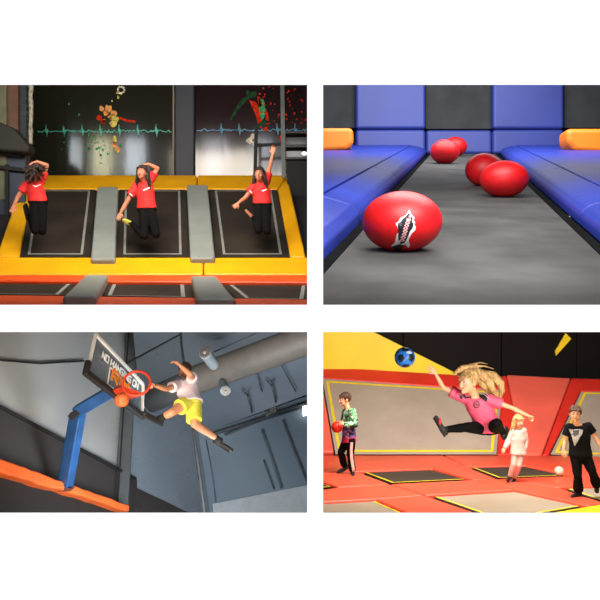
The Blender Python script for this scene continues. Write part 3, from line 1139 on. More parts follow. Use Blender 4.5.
# far wall
pslabs = lambda n, pix, m, lab, cat, off, th=.3, bev=.1: tag(pslab(n, WL2, pix, th, m, off=off, bev=bev), lab, cat)
struct(slab('wall_back', [P(316, -120, YE + .3), P(820, -120, YE + .3), P(820, 160, YE + .3), P(316, 160, YE + .3)], Vector((0, .2, 0)), M_shell))
pslabs('mesh_panel', [(316, -60), (355.5, -60), (355.5, 128), (316, 128)], M_net, 'dark grey mesh wall panel above the left orange block', 'mesh panel', 0, bev=.02)
pslabs('mesh_panel', [(425.5, -60), (493, -60), (493, 129), (425.5, 129)], M_net, 'dark grey mesh wall panel in the middle between blue uprights', 'mesh panel', 0, bev=.02)
pslabs('mesh_panel', [(564.5, -60), (760, -60), (760, 128), (564.5, 128)], M_net, 'dark grey mesh wall panel above the right orange block', 'mesh panel', 0, bev=.02)
pslabs('padding_panel', [(355.5, -60), (425.8, -60), (425.8, 129), (355.5, 129)], M_bluw, 'tall blue wall pad left of the middle mesh', 'wall pad', .25, .4)
pslabs('padding_panel', [(492.8, -60), (564.5, -60), (564.5, 129), (492.8, 129)], M_bluw, 'tall blue wall pad right of the middle mesh', 'wall pad', .25, .4)
pslabs('padding_panel', [(355.5, 129.2), (425.8, 129.2), (425.8, 154), (355.5, 154)], M_bluw, 'low blue wall pad at the foot of the left upright', 'wall pad', .35, .5)
pslabs('padding_panel', [(426.2, 129.6), (492.4, 129.6), (492.4, 154), (426.2, 154)], M_bluw, 'low blue wall pad across the end of the lane', 'wall pad', .25, .4)
pslabs('padding_panel', [(492.8, 129.2), (564.5, 129.2), (564.5, 154), (492.8, 154)], M_bluw, 'low blue wall pad at the foot of the right upright', 'wall pad', .35, .5)
pslabs('corner_block', [(316, 127.2), (353.5, 127.2), (354, 143), (347, 150), (316, 152)], M_or2, 'rounded orange foam block at the left of the far wall', 'foam block', 4.2, .7, .14)
pslabs('corner_block', [(566.5, 127.8), (760, 127.8), (760, 156), (600, 153), (576, 151.5), (567, 142)], M_or2, 'rounded orange foam block at the right of the far wall', 'foam block', 4.2, .7, .14)

M_ball = mat('red_foam', (216, 18, 24), .48, .04, scale=20, bump=.12, bscale=70)


def ball(px, wpx, ytop, ybase, label):
    base = FL2.hit(px, ybase - 1.2)
    Y = base.y
    rx = wpx / 2 * Y / F
    rz = (ybase - ytop) / 2 * Y / F
    bm = bmesh.new()
    R = Matrix.Identity(3)
    ell(bm, Vector((0, 0, 0)), (rx, rx * .93, rz), R, 64, 40)
    for v in bm.verts:
        if v.co.z < -rz * .965:
            v.co.z = -rz * .965
    o = link('dodgeball', bm, M_ball, None, True)
    o.location = P(px, (ytop + ybase) / 2, Y) + Vector((0, rx * .2, 0))
    # drop onto the lane
    o.location -= UPV * ((o.location - FL2.p).dot(UPV) - rz * .95)
    tag(o, label, 'ball', None)
    return o


b1 = ball(403, 80.5, 192.5, 253.5, 'nearest red foam dodgeball with black and white logo')
ball(505.3, 48.5, 161.8, 198.6, 'red foam dodgeball on the right of the lane, in front of another')
ball(484.5, 37, 154.2, 187.5, 'red foam dodgeball partly hidden behind the right-hand ball')
ball(445.5, 29.5, 140.5, 165, 'far red dodgeball at the left end of the lane, the nearer of its pair')
ball(455.5, 24, 138, 157.5, 'farthest red dodgeball, half hidden behind the far left ball')
# logo on nearest ball
bpy.context.view_layer.update()
tb = bvh_of(b1)
LW = mat('logo_white', (238, 226, 224), .6, .04)
LB = mat('logo_black', (26, 24, 26), .6, .04)
LP = mat('logo_pink', (240, 176, 180), .6, .04)


def lg(pts):   # crop (380,200) at 10x
    return [(380 + x / 10, 200 + y / 10) for x, y in pts]


def decal_child(name, tree, polys, m, par, off):
    o = decal(name, tree, polys, m, None, off)
    o.parent = par
    o.matrix_parent_inverse = par.matrix_world.inverted()
    return o


decal_child('logo_outline', tb, [lg([(292, 95), (312, 140), (345, 180), (335, 205), (352, 215), (345, 245), (360, 270), (350, 305), (320, 330), (300, 370), (285, 400), (300, 450), (285, 480), (250, 440), (215, 470), (180, 520), (150, 500), (160, 470), (110, 460), (150, 420), (165, 350), (190, 320), (175, 275), (155, 235), (190, 210), (200, 180), (235, 165), (262, 145), (275, 125)])], LW, b1, .003)
decal_child('logo_ground', tb, [lg([(290, 125), (300, 150), (328, 185), (318, 215), (335, 240), (325, 280), (300, 310), (285, 350), (262, 400), (240, 430), (200, 440), (205, 400), (185, 405), (200, 350), (210, 320), (195, 275), (180, 235), (212, 215), (225, 190), (255, 170), (278, 140)]), lg([(120, 465), (190, 440), (240, 450), (210, 500), (160, 515)])], LB, b1, .005)
lets = []
for k in range(9):     # the slanting word, stacked up the logo
    cx, cy = 296 - k * 10 + (6 if k > 4 else 0), 168 + k * 29
    r = 15 if k != 1 else 24
    # ring letters (o, d, g, e, b, a) drawn as ring quads, l as bar
    if k in (0, 1):
        lets.append(lg([(cx - 9, cy - 13), (cx - 2, cy - 14), (cx - 2, cy + 12), (cx - 9, cy + 12)]) if k == 0 else lg([(cx - 22, cy - 12), (cx + 22, cy - 12), (cx + 22, cy + 12), (cx - 22, cy + 12)]))
        if k == 0:
            lets.append(lg([(cx + 3, cy - 13), (cx + 10, cy - 13), (cx + 10, cy + 12), (cx + 3, cy + 12)]))
    else:
        n = 10
        for i in range(n):
            a0_, a1_ = 2 * math.pi * i / n, 2 * math.pi * (i + 1) / n
            R0, R1 = 25, 10
            lets.append(lg([(cx + R0 * math.cos(a0_), cy + 14 * math.sin(a0_)), (cx + R0 * math.cos(a1_), cy + 14 * math.sin(a1_)), (cx + R1 * math.cos(a1_), cy + 6 * math.sin(a1_)), (cx + R1 * math.cos(a0_), cy + 6 * math.sin(a0_))]))
decal_child('logo_word', tb, lets, LP, b1, .008)
decal_child('logo_badge', tb, [lg([(205 + 14 * math.cos(a), 240 + 22 * math.sin(a)) for a in [k * .7 for k in range(9)]])], mat('logo_grey', (92, 96, 108), .6), b1, .008)

done(seen, [side_plane(315.8, -1), FRONT, level_plane(317)], 'in the dodgeball lane')
# ================================================================ LOWER LEFT: hoop
seen = set(o.name for o in C.objects)
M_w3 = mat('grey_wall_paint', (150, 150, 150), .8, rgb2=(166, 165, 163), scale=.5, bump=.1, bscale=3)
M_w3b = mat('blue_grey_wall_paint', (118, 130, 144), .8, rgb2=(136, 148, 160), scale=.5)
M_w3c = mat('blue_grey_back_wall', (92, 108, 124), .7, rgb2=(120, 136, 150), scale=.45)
M_cei = mat('dark_ceiling_deck', (84, 90, 96), .8, .08, scale=.8)
M_blk3 = mat('charcoal_wall_band', (52, 48, 47), .75, .08, scale=1)
M_or3 = mat('orange_foam_rail', (226, 98, 40), .6, .08, scale=3, bump=.3, bscale=9)
M_bl3 = mat('blue_pole_pad', (36, 80, 134), .5, .1, scale=4, bump=.3, bscale=14)

LW3 = Plane(P(0, 405, 9.6), P(137, 478, 12.6), P(131, 330, 13.4))


def lw(name, pix, th, m, parent=None, off=0, bev=0):
    return pslab(name, LW3, pix, th, m, parent, off, bev)


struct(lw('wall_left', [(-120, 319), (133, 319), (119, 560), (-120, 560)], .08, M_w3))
c_t, c_b = LW3.hit(131, 319), LW3.hit(119, 560)
# corner wall: from the left wall edge to the second corner
e_t, e_b = P(176, 319, 15.2), P(226, 560, 14.2)
CW3 = Plane(c_t, c_b, (e_t + e_b) / 2)
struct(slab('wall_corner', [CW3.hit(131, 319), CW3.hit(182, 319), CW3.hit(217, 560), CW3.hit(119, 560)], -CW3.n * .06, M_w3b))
# back wall
BW3 = Plane(CW3.hit(182, 319), CW3.hit(217, 560), P(307, 460, 15.6))
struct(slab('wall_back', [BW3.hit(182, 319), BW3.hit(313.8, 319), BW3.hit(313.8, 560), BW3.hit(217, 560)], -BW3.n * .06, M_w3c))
tag(pslab('board_panel', BW3, [(213, 503.5), (313.6, 484), (313.6, 560), (218, 560)], .05, mat('pale_wall_panel', (176, 184, 190), .7, .04), off=.05, bev=.01), 'pale smooth panel along the lower part of the far wall', 'panel')
# ceiling piece with duct
CP3 = Plane(P(150, 400, 13.6), P(307, 396, 14.0), P(230, 330, 12.2))
t = struct(slab('ceiling', [CP3.hit(133, 319), CP3.hit(313.5, 319), CP3.hit(313.5, 392), CP3.hit(206, 432), CP3.hit(196, 404), CP3.hit(140, 404)][:6], -CP3.n * .05, mat('blue_grey_ceiling', (92, 104, 118), .8, rgb2=(116, 126, 138), scale=.7)))
struct(slab('ceiling', [LW3.hit(-120, 318.6), P(313, 318.6, 14), P(313, 318.6, 6.0), P(-120, 318.6, 6.0)], Vector((0, 0, .02)), M_cei))
# dark ceiling wedge at upper left of the duct
tag(pslab('roof_deck', CP3, [(132, 320), (296, 320), (196, 392), (140, 404)], .03, M_cei, off=.03), 'darker roof deck strip above the round duct', 'roof deck')
bm = bmesh.new()
da, db = CP3.hit(150, 405, .12), CP3.hit(335, 318, .12)
da, db = CP3.hit(196, 379, .14), CP3.hit(313, 336, .14)
n = 22
pts = [da.lerp(db, k / (n * 2)) for k in range(n * 2 + 1)]
swept(bm, pts, [.235 + (.012 if k % 2 else 0) + .02 * k / (2 * n) for k in range(n * 2 + 1)], 24)
tag(link('air_duct', bm, mat('beige_ribbed_duct', (112, 104, 97), .55, .05), None, True), 'large round beige ribbed air duct under the ceiling', 'duct')
# duct in the left part behind the head
bm = bmesh.new()
swept(bm, [CP3.hit(150, 400, .12), CP3.hit(196, 379, .12)], .22, 20)
tag(link('air_duct', bm, mat('grey_duct', (88, 88, 88), .6, .05), None, True), 'dull grey duct section behind the dunking boy', 'duct')
# black bands, seams and beam
t = thing('skirting_band', LW3.hit(60, 460), 'charcoal band along the lower left wall with dark top rail', 'wall band')
lw('band', [(-120, 341), (137, 479), (137, 560), (-120, 560)], .06, M_blk3, t, off=.06)
lw('top_rail', [(-120, 340), (137, 477.2), (137, 480), (-120, 343)], .06, M_black, t, off=.1, bev=.01)
tag(pslab('skirting_band', CW3, [(136, 487.5), (200, 518), (212, 560), (134, 560)], .04, M_blk3, off=.04), 'charcoal band low on the corner wall, right of the net post', 'wall band')
t = thing('foam_rail', LW3.hit(60, 480), 'orange foam-covered rail running down along the wall', 'rail')
bm = bmesh.new()
n = 40
top, bot_ = [], []
rr = random.Random(4)
for k in range(n + 1):
    x = -100 + 230 * k / n
    yt = 457.5 + .375 * x if x < 56 else 478.5 + (x - 56) * .36
    yt += rr.uniform(-.5, .5)
    yb_ = 470.5 + .315 * x + (1.2 if 0 < x < 60 else 0) + rr.uniform(-.9, .9)
    yb_ = max(yb_, yt + 7)
    top.append(LW3.hit(x, yt, .35))
    bot_.append(LW3.hit(x, yb_, .35))
slab_bm(bm, top + bot_[::-1], -LW3.n * .3)
bevel(link('foam_cover', bm, M_or3, t), .03)
lw('under_rail', [(-110, 434), (-100, 437), (40, 484), (118, 509), (118, 560), (-120, 560)], .04, mat('under_rail_black', (22, 19, 18), .8), t, off=.2)
pipe_pts = [LW3.hit(-100, 356, .03), LW3.hit(0, 360, .03), LW3.hit(40, 363.5, .03), LW3.hit(84, 361, .03)]
bm = bmesh.new()
swept(bm, pipe_pts, .012, 8)
tag(link('cable', bm, M_black, None, True), 'thin sagging dark cable across the upper left wall', 'cable')
# pillar strips at the corner
t = thing('corner_post', CW3.hit(127, 500), 'grey steel corner post left of the safety net', 'post')
bm = bmesh.new()
beam_bm(bm, CW3.hit(133, 320, .12), CW3.hit(120.5, 520, .12), .2, .06)
link('post', bm, mat('grey_post', (84, 88, 90), .6, .06), t)
bm = bmesh.new()
tube(bm, [CW3.hit(128.6, 330, .2), CW3.hit(116.5, 520, .2)], .012)
link('cable', bm, M_black, t)
# net post and net
t = thing('safety_net', P(205, 513, 10.5), 'dark see-through safety net with a slim black post behind the boy', 'net')
pA, pB = P(180, 322, 10.2), P(207, 530, 10.2)
bm = bmesh.new()
rc(bm, pA, P(181.5, 345, 10.2), .016, .016)
rc(bm, P(181.5, 345, 10.2), pB, .016, .022)
link('post', bm, M_black, t, True)
bm = bmesh.new()
rc(bm, P(119, 367.5, 11.8), P(181, 334, 10.2), .016, .012)
link('top_cable', bm, M_black, t, True)
mn = bpy.data.materials.new('fine_net')
mn.use_nodes = True
nt = mn.node_tree
b = nt.nodes['Principled BSDF']
b.inputs['Base Color'].default_value = (.012, .012, .014, 1)
b.inputs['Roughness'].default_value = .8
ck = nt.nodes.new('ShaderNodeTexVoronoi')
ck.inputs['Scale'].default_value = 45
ck.feature = 'DISTANCE_TO_EDGE'
tc = nt.nodes.new('ShaderNodeTexCoord')
nt.links.new(tc.outputs['Object'], ck.inputs['Vector'])
lt = nt.nodes.new('ShaderNodeMath')
lt.operation = 'LESS_THAN'
lt.inputs[1].default_value = .016
nt.links.new(ck.outputs['Distance'], lt.inputs[0])
nt.links.new(lt.outputs[0], b.inputs['Alpha'])
bm = bmesh.new()
vs = [bm.verts.new(p) for p in (P(119.5, 367.5, 11.85), P(180.5, 334, 10.22), P(207, 530, 10.22), P(112, 530, 11.5))]
bm.faces.new(vs)
link('net_sheet', bm, mn, t)
# pipes, conduits
def pipe(label, pts, r, m, name='pipe', cat='pipe', grp=None):
    bm = bmesh.new()
    swept(bm, pts, r, 8)
    return tag(link(name, bm, m, None, True), label, cat, grp)


M_pipe = mat('dark_steel', (66, 74, 82), .6, .1)
M_cond = mat('conduit_grey', (84, 95, 108), .6, .1)
bw = lambda x, y, o=.1: BW3.hit(x, y, o)
cp = lambda x, y, o=.1: CP3.hit(x, y, o)
pipe('upper dark steel pipe under the ceiling at the far wall', [bw(203, 431), bw(250, 415), bw(313, 392)], .035, M_pipe)
pipe('middle dark steel pipe at the top of the far wall', [bw(207, 436), bw(255, 420.5), bw(313, 400)], .03, M_pipe)
pipe('lower dark steel pipe beneath the two others', [bw(225, 435), bw(262, 420), bw(313, 404.5)], .022, M_pipe)
t = thing('pipe_clamp', bw(268, 408, .2), 'cluster of dark brackets where the ceiling pipes meet', 'bracket')
for k in range(9):
    bm = bmesh.new()
    x, y = 262 + rr.uniform(-4, 14), 409 + rr.uniform(-5, 5)
    a = bw(x, y, .15)
    beam_bm(bm, a, a + Vector((rr.uniform(-.15, .15), 0, rr.uniform(-.15, .15))), .06, .04)
    link('bracket', bm, mat('bracket_brown', (58, 54, 50), .6), t)
for x, y, lb in ((252, 412, 'left Y-shaped sprinkler pipe on the ceiling'), (276, 402, 'right Y-shaped sprinkler pipe on the ceiling')):
    t = thing('sprinkler', cp(x, y), lb, 'sprinkler')
    bm = bmesh.new()
    swept(bm, [cp(x, y), cp(x - 4, y - 16)], .018, 8)
    link('stem', bm, M_pipe, t, True)
    for dx in (-6, 1.5):
        bm = bmesh.new()
        swept(bm, [cp(x - 4, y - 16), cp(x - 4 + dx, y - 22)], .012, 8)
        link('fork', bm, M_pipe, t, True)
pipe('short conduit standing low on the far wall', [bw(263.5, 459.5), bw(274, 489.5)], .014, M_pipe)
pipe('long conduit with a box end low on the far wall', [bw(262, 430), bw(273, 462), bw(281.5, 488)], .024, M_cond)
pipe('rightmost dark conduit slanting down the far wall', [bw(283, 420), bw(294, 450), bw(308, 484)], .022, M_pipe)
pipe('thin cable looped on the ceiling above the right sprinkler', [cp(261, 369), cp(279, 361.5), cp(296, 392)], .01, M_pipe, 'cable', 'cable')
pipe('thin drop cable beside the left sprinkler', [cp(254, 368), cp(262, 391)], .014, M_cond, 'cable', 'cable')
pipe('thin dark line along the top of the round duct', [cp(214, 352, .3), cp(240, 341, .3), cp(262, 331, .3), cp(290, 320, .3)], .014, M_pipe, 'cable', 'cable')
pipe('thin seam line at the foot of the blue-grey corner', [bw(206, 440, .03), bw(212, 470, .03), bw(216, 502, .03)], .012, M_cond, 'cable', 'cable')
# spotlights
def spot(px, py, r, body, lb, Y=11.4):
    a = P(px, py, Y)
    bdir = (P(body[0], body[1], Y + .35) - a).normalized()
    t = thing('ceiling_speaker', P(body[0], body[1], Y + .35), lb, 'speaker')
    bm = bmesh.new()
    L = (P(body[0], body[1], Y + .35) - a).length
    x = bdir.orthogonal().normalized()
    y = bdir.cross(x)
    R = r * Y / F
    loft(bm, [(a, x * R, y * R), (a + bdir * .04, x * R * 1.04, y * R * 1.04), (a + bdir * .06, x * R * .93, y * R * .93), (a + bdir * L, x * R * .9, y * R * .9)], 28)
    bevel(link('housing', bm, mat('pale_grey_housing', (150, 156, 160), .5, .04), t), .01)
    bm = bmesh.new()
    loft(bm, [(a - bdir * .012, x * R * .82, y * R * .82), (a - bdir * .002, x * R * .86, y * R * .86)], 28)
    g = link('grille', bm, mat('grille_brown', (124, 112, 104), .6, .08), t)
    bm = bmesh.new()
    ell(bm, a - bdir * .015, (R * .3, R * .3, R * .3))
    link('cone', bm, mat('grille_cone', (158, 150, 146), .5), g, True)


spot(205, 352.5, 6.4, (214, 365), 'round ceiling speaker pointing down beside the boy\'s head')
spot(225.5, 391, 5.2, (222.5, 382), 'smaller round ceiling speaker below the duct')
tag(pslab('bright_lamp', BW3, [(303.5, 406), (311, 404.5), (312, 414), (304.3, 416)], .05, glow('lit_lamp', (255, 250, 240), 3.0), off=.15), 'bright rectangular lamp at the right edge on the far wall', 'lamp')
# pole with hoop
t = thing('basketball_hoop', P(66, 484, 10.2), 'basketball hoop: blue padded pole, glass backboard and orange rim', 'basketball hoop')
q0 = LW3.hit(65, 487, .3)
k0, k1 = P(78, 413, 9.6), P(112, 392, 9.3)
bm = bmesh.new()
beam_bm(bm, q0, k0, .155, .15, side=(.35, 1, 0))
bevel(link('pole_pad', bm, M_bl3, t), .02)
bm = bmesh.new()
beam_bm(bm, P(77, 411.5, 9.6), P(115, 389, 9.35), .14, .13, side=(.2, 1, .3))
bevel(link('arm_pad', bm, M_bl3, t), .02)
bm = bmesh.new()
beam_bm(bm, P(75.5, 410, 9.6), P(79.5, 415, 9.6), .19, .17)
bevel(link('joint_bracket', bm, M_black, t), .01)
bm = bmesh.new()
beam_bm(bm, q0 - Vector((0, .02, .03)), q0 + Vector((.0, -.02, .01)), .2, .18)
link('base_plate', bm, mat('brown_base', (92, 48, 32), .6), t)
BB = Plane(P(95.8, 334, 8.9), P(143.3, 384, 10.0), P(86.5, 374, 8.6))
bb = lambda x, y, o=0: BB.hit(x, y, o)
# glass
mg = bpy.data.materials.new('smoked_glass')
mg.use_nodes = True
b = mg.node_tree.nodes['Principled BSDF']
b.inputs['Base Color'].default_value = (.16, .18, .2, 1)
b.inputs['Roughness'].default_value = .12
b.inputs['Alpha'].default_value = .62
g = pslab('backboard_glass', BB, [(95.8, 334), (143.3, 384), (142.3, 413.5), (86.5, 374)], .02, mg, t)
M_bw = mat('white_board_frame', (226, 218, 208), .5, .03)
bm = bmesh.new()
seq = [(95.8, 334.4), (143.1, 384.2), (142.2, 411)]
for a, c in zip(seq, seq[1:]):
    beam_bm(bm, bb(*a, .012), bb(*c, .012), .03, .03, side=BB.n)
beam_bm(bm, bb(95.8, 334, .012), bb(89, 364, .012), .028, .03, side=BB.n)
link('board_frame', bm, M_bw, t)
bm = bmesh.new()
ins = [(110.3, 367.2), (107.6, 384), (117.5, 391.8)]
for a, c in zip(ins, ins[1:]):
    beam_bm(bm, bb(*a, .012), bb(*c, .012), .016, .01, side=BB.n)
beam_bm(bm, bb(110.3, 367.2, .012), bb(132, 390.5, .012), .014, .01, side=BB.n)
link('target_square', bm, M_bw, t)
bm = bmesh.new()
beam_bm(bm, bb(84.5, 371.5, .01), bb(143.5, 417, .01), .075, .06, side=BB.n)
beam_bm(bm, bb(88.6, 361, .01), bb(85.5, 373.5, .01), .06, .06, side=BB.n)
beam_bm(bm, bb(143.4, 409, .01), bb(143.3, 418, .01), .045, .06, side=BB.n)
bevel(link('bottom_pad', bm, mat('black_board_pad', (34, 30, 29), .6, .1), t), .015)


# lettering on the board: stroke letters laid along the board
FONT = {'N': [[(0, 0), (0, 1), (1, 0), (1, 1)]], 'O': [[(0, 0), (0, 1), (1, 1), (1, 0), (0, 0)]], 'H': [[(0, 0), (0, 1)], [(1, 0), (1, 1)], [(0, .5), (1, .5)]],
        'A': [[(0, 0), (.5, 1), (1, 0)], [(.2, .4), (.8, .4)]], 'G': [[(1, .85), (1, 1), (0, 1), (0, 0), (1, 0), (1, .5), (.5, .5)]], 'I': [[(.5, 0), (.5, 1)]],
        'R': [[(0, 0), (0, 1), (1, 1), (1, .5), (0, .5)], [(.4, .5), (1, 0)]], 'M': [[(0, 0), (0, 1), (.5, .4), (1, 1), (1, 0)]]}


def letters(text, org, ux, uy, wch, hch, gap, th, name, m, n):
    bm = bmesh.new()
    x = 0
    for chh in text:
        if chh == ' ':
            x += wch * .7
            continue
        cw = wch * (.4 if chh == 'I' else 1)
        for st in FONT[chh]:
            for (a0_, b0_), (a1_, b1_) in zip(st, st[1:]):
                p0 = org + ux * (x + a0_ * cw) + uy * b0_ * hch
                p1 = org + ux * (x + a1_ * cw) + uy * b1_ * hch
                beam_bm(bm, p0, p1 + (p1 - p0).normalized() * th * .3, th, .006, side=n)
        x += cw + gap
    return link(name, bm, m, t)


LL = (bb(142, 384, .03) - bb(97, 336, .03))
ux = (bb(139.5, 390.5, .03) - bb(102.5, 357.5, .03))
Lx = ux.length
ux = ux.normalized()
uyv = (bb(95.8, 334, 0) - bb(86.5, 374, 0)).normalized()
unit = Lx / (13.2)
letters('NO HANGING ON', bb(102.0, 357.6, .03), ux, uyv, unit * .86, .075, unit * .25, .017, 'warning_lettering', mat('white_lettering', (240, 236, 230), .5, .01), BB.n)
uy2 = uyv
u2 = ux
letters('RIM', bb(111.5, 379.5, .03), u2, uy2, .15, .13, .035, .034, 'rim_lettering', mat('orange_lettering', (248, 134, 24), .5, .02), BB.n)
# rim
M_rim = mat('orange_rim_steel', (222, 66, 34), .4, .05)
rcn = P(136.6, 383.2, 8.5)
ra_ = 13.6 * 8.5 / F
vx = Vector((1, 0, -.12)).normalized()
vy = Vector((.18, .56, .80))
vy = (vy - vx * vy.dot(vx)).normalized()
bm = bmesh.new()
swept(bm, [rcn + vx * ra_ * math.cos(a) + vy * ra_ * math.sin(a) for a in [2 * math.pi * k / 40 for k in range(40)]], .014, 10, closed=True)
link('rim', bm, M_rim, t, True)
bm = bmesh.new()
slab_bm(bm, [P(124.6, 388, 8.52), P(130, 394, 8.5), P(144, 395, 8.55), P(122, 401, 9.0), P(113, 391, 9.05), P(118, 386, 9.0)], Vector((0, .02, .012)))
link('rim_bracket', bm, M_rim, t)
bm = bmesh.new()
for k in range(14):
    a = 2 * math.pi * k / 14
    c = rcn + vx * ra_ * math.cos(a) + vy * ra_ * math.sin(a)
    rc(bm, c, c + Vector((0, .01, -.02)), .005, .005, 6)
link('net_hook', bm, M_rim, t, True)
# basketball
bc = P(121.8, 399.8, 8.15)
br = 7.3 * 8.15 / F
bm = bmesh.new()
ell(bm, bc, (br, br, br), None, 32, 20)
bo = tag(link('basketball', bm, mat('orange_leather', (224, 96, 44), .6, .08, scale=30, bump=.3, bscale=200), None, True), 'small orange basketball dropping just below the rim', 'ball')
bm = bmesh.new()
for ax_ in ((Vector((1, .2, .3)), Vector((0, 1, .2))), (Vector((.2, .3, 1)), Vector((.3, 1, 0))), (Vector((1, .5, -.8)), Vector((.5, 1, .9)))):
    u_ = ax_[0].normalized()
    v_ = (ax_[1] - u_ * ax_[1].dot(u_)).normalized()
    swept(bm, [bc + (u_ * math.cos(a) + v_ * math.sin(a)) * br for a in [2 * math.pi * k / 32 for k in range(32)]], .0022, 6, closed=True)
link('seam', bm, mat('ball_seam', (58, 26, 18), .7), bo, True)

YEL3 = mat('yellow_floral_shorts', (206, 200, 44), .7, rgb2=(226, 220, 92), scale=22, bump=.3, bscale=14)
PINK3 = mat('pale_lilac_tshirt', (212, 196, 204), .8, .05, scale=5, bump=.4, bscale=12)
SKB = mat('black_sock', (20, 19, 20), .85)
pm = person(dict(Y=9.0, s=.86, hs=.8, label='boy in pale t-shirt and yellow shorts leaping and holding the rim', skin=SK3, hairm=H_brown, shirt=PINK3, pantm=YEL3, pants='short', pantname='shorts', sleeve=.55, hem=-.05, vox=.0045, ease=.018, flare=.012, pflare=.108, plenA=.5, plenB=.86,
    J=dict(head=(185.2, 370.8, .22), neck=(186.0, 380.5, .2), shA=(178.5, 385.2, .05), shB=(193.6, 380.6, .22), elA=(166, 389, -.22), wrA=(154.8, 385.4, -.42), hdA=(150, 383.6, -.5),
           elB=(190.3, 374.3, -.12), wrB=(180.6, 365.8, -.18), hdB=(174, 360.5, -.22), pel=(190, 401.5, 0), hipA=(187.4, 402.5, -.02), hipB=(194, 403, .05), knA=(171.8, 412.5, -.25), anA=(159.5, 418.7, -.2), toA=(145.5, 413.8, -.35),
           knB=(194.2, 424, -.12), anB=(220, 440.5, .12), toB=(230.5, 449.5, .12)),
    look=(-.75, -.5, -.28), hup=(-.1, .35, 1), hair='short', tsA=1, tsB=1, pnA=(.1, .2, -1), curlA=.9, pnB=(-.3, -.4, -.8), curlB=.4, soleA=(-.1, -.2, -1), soleB=(-.6, .1, -.9), shoeA=SHB, shoeB=SHB, sockA=SKB, sockB=SKB))

done(seen, [side_plane(314.9, 1), FRONT], 'in the basketball hall')
# ================================================================ LOWER RIGHT: orange court
seen = set(o.name for o in C.objects)
M_red = mat('coral_red_vinyl', (240, 84, 60), .42, .05, scale=1.6, bump=.2, bscale=5)
M_red2 = mat('bright_coral_vinyl', (246, 104, 86), .45, .05, scale=1.5, bump=.2, bscale=6)
M_red3 = mat('strong_red_vinyl', (226, 52, 40), .42, .05, scale=1.6, bump=.2, bscale=5)
M_yl4 = mat('lemon_vinyl', (250, 220, 26), .5, .03, scale=1.5)
M_ylS = mat('yellow_webbing', (246, 214, 34), .6, .04)
M_bg4 = mesh_mat('beige_grey_mesh', (172, 156, 142), (184, 168, 154), 90)
M_dk4 = mesh_mat('dark_grey_mesh', (62, 55, 49), (74, 66, 58), 90)
M_lt4 = mesh_mat('pale_beige_mesh', (150, 133, 114), (162, 146, 128), 90)
M_bk4 = mat('black_wall_vinyl', (17, 13, 13), .7, .1, scale=1, bump=.2, bscale=2, spec=.15)
C4 = 1525.0
FL4 = Plane(P(323, 500, C4 / 150), P(600, 500, C4 / 150), P(400, 460, C4 / 110))
SL4 = Plane(P(323, 455, C4 / 105), P(600, 455, C4 / 105), P(400, 376, 16.4))
WL4 = Plane(P(323, 340, 16.6), P(600, 340, 16.6), P(400, 376, 16.6))
struct(pslab('floor', FL4, [(315.8, 600), (820, 600), (820, 452), (315.8, 452)], .06, M_black, off=-.14))
struct(pslab('floor', SL4, [(315.8, 458), (820, 458), (820, 372), (315.8, 372)], .06, M_black, off=-.12))
struct(slab('wall_back', [P(315.9, 200, 16.7), P(840, 200, 16.7), P(840, 392, 16.7), P(315.9, 392, 16.7)], Vector((0, .1, 0)), M_shell))
for k, (a, c) in enumerate(((316, 403), (403.3, 501.5), (501.9, 577), (577.4, 820))):
    lab = ['leftmost black wall pad behind the yellow triangle', 'black wall pad above the leaping girl', 'black wall pad with a yellow shard, above the coral fan pad', 'rightmost black wall pad beside the yellow shard'][k]
    tag(pslab('padding_panel', WL4, [(a, 300), (c, 300), (c, 384), (a, 384)], .1, M_bk4, off=.06, bev=.02), lab, 'wall pad')
tag(pslab('board_panel', WL4, [(316, 300), (321, 300), (373, 331.5), (430, 360), (462, 376), (440, 381), (316, 375)], .05, M_yl4, off=.14, bev=.015), 'large yellow triangular panel at top left of the black wall', 'panel')
tag(pslab('board_panel', WL4, [(566, 333), (571.6, 338.8), (556.2, 356), (555.2, 351.5)], .05, M_yl4, off=.13, bev=.01), 'small yellow shard-shaped panel high on the black wall', 'panel')


def s4(name, pix, m, label, cat='pad', th=.16, off=.08, bev=.04):
    return tag(pslab(name, SL4, pix, th, m, off=off, bev=bev), label, cat)


s4('safety_pad', [(316, 365.5), (460, 374.5), (499, 376.5), (502, 389.5), (460, 388), (316, 377.5)], M_red3, 'red pad along the top of the large slanted trampoline')
s4('safety_pad', [(499.5, 376.5), (506.4, 374.2), (523.5, 455), (497, 455), (502, 389.5)], M_red3, 'dark red slanted pad just right of the leaping girl')
s4('fan_pad', [(506.8, 374.2), (571, 377.6), (541.8, 455), (524, 455)], M_red2, 'light coral fan-shaped slanted pad, widest at the top')
s4('safety_pad', [(571.4, 377.6), (700, 381), (700, 391.5), (581, 391), (549, 455), (542.4, 455)], M_red3, 'red slanted pad right of the fan pad, framing the right bed')
s4('safety_pad', [(316, 381), (322, 381), (334, 452), (316, 452)], M_red2, 'coral pad strip at the far left, left of the slanted bed')
trampoline(SL4, [(321.5, 378), (503, 389.5), (497.5, 455), (334.5, 455)], 'large beige-grey slanted trampoline bed behind the leaping girl', M_bg4, M_ylS, M_black, ins=.02, gap=.06, wd=.05, off=.045)
trampoline(SL4, [(581, 390), (700, 392), (700, 462), (549, 455)], 'beige-grey slanted trampoline bed behind the boy in black', M_bg4, M_ylS, M_black, ins=.02, gap=.05, wd=.05, off=.045)


def f4(pix, label, m=M_red, name='floor_pad'):
    return tag(pslab(name, FL4, pix, .12, m, off=.0, bev=.03), label, 'pad')


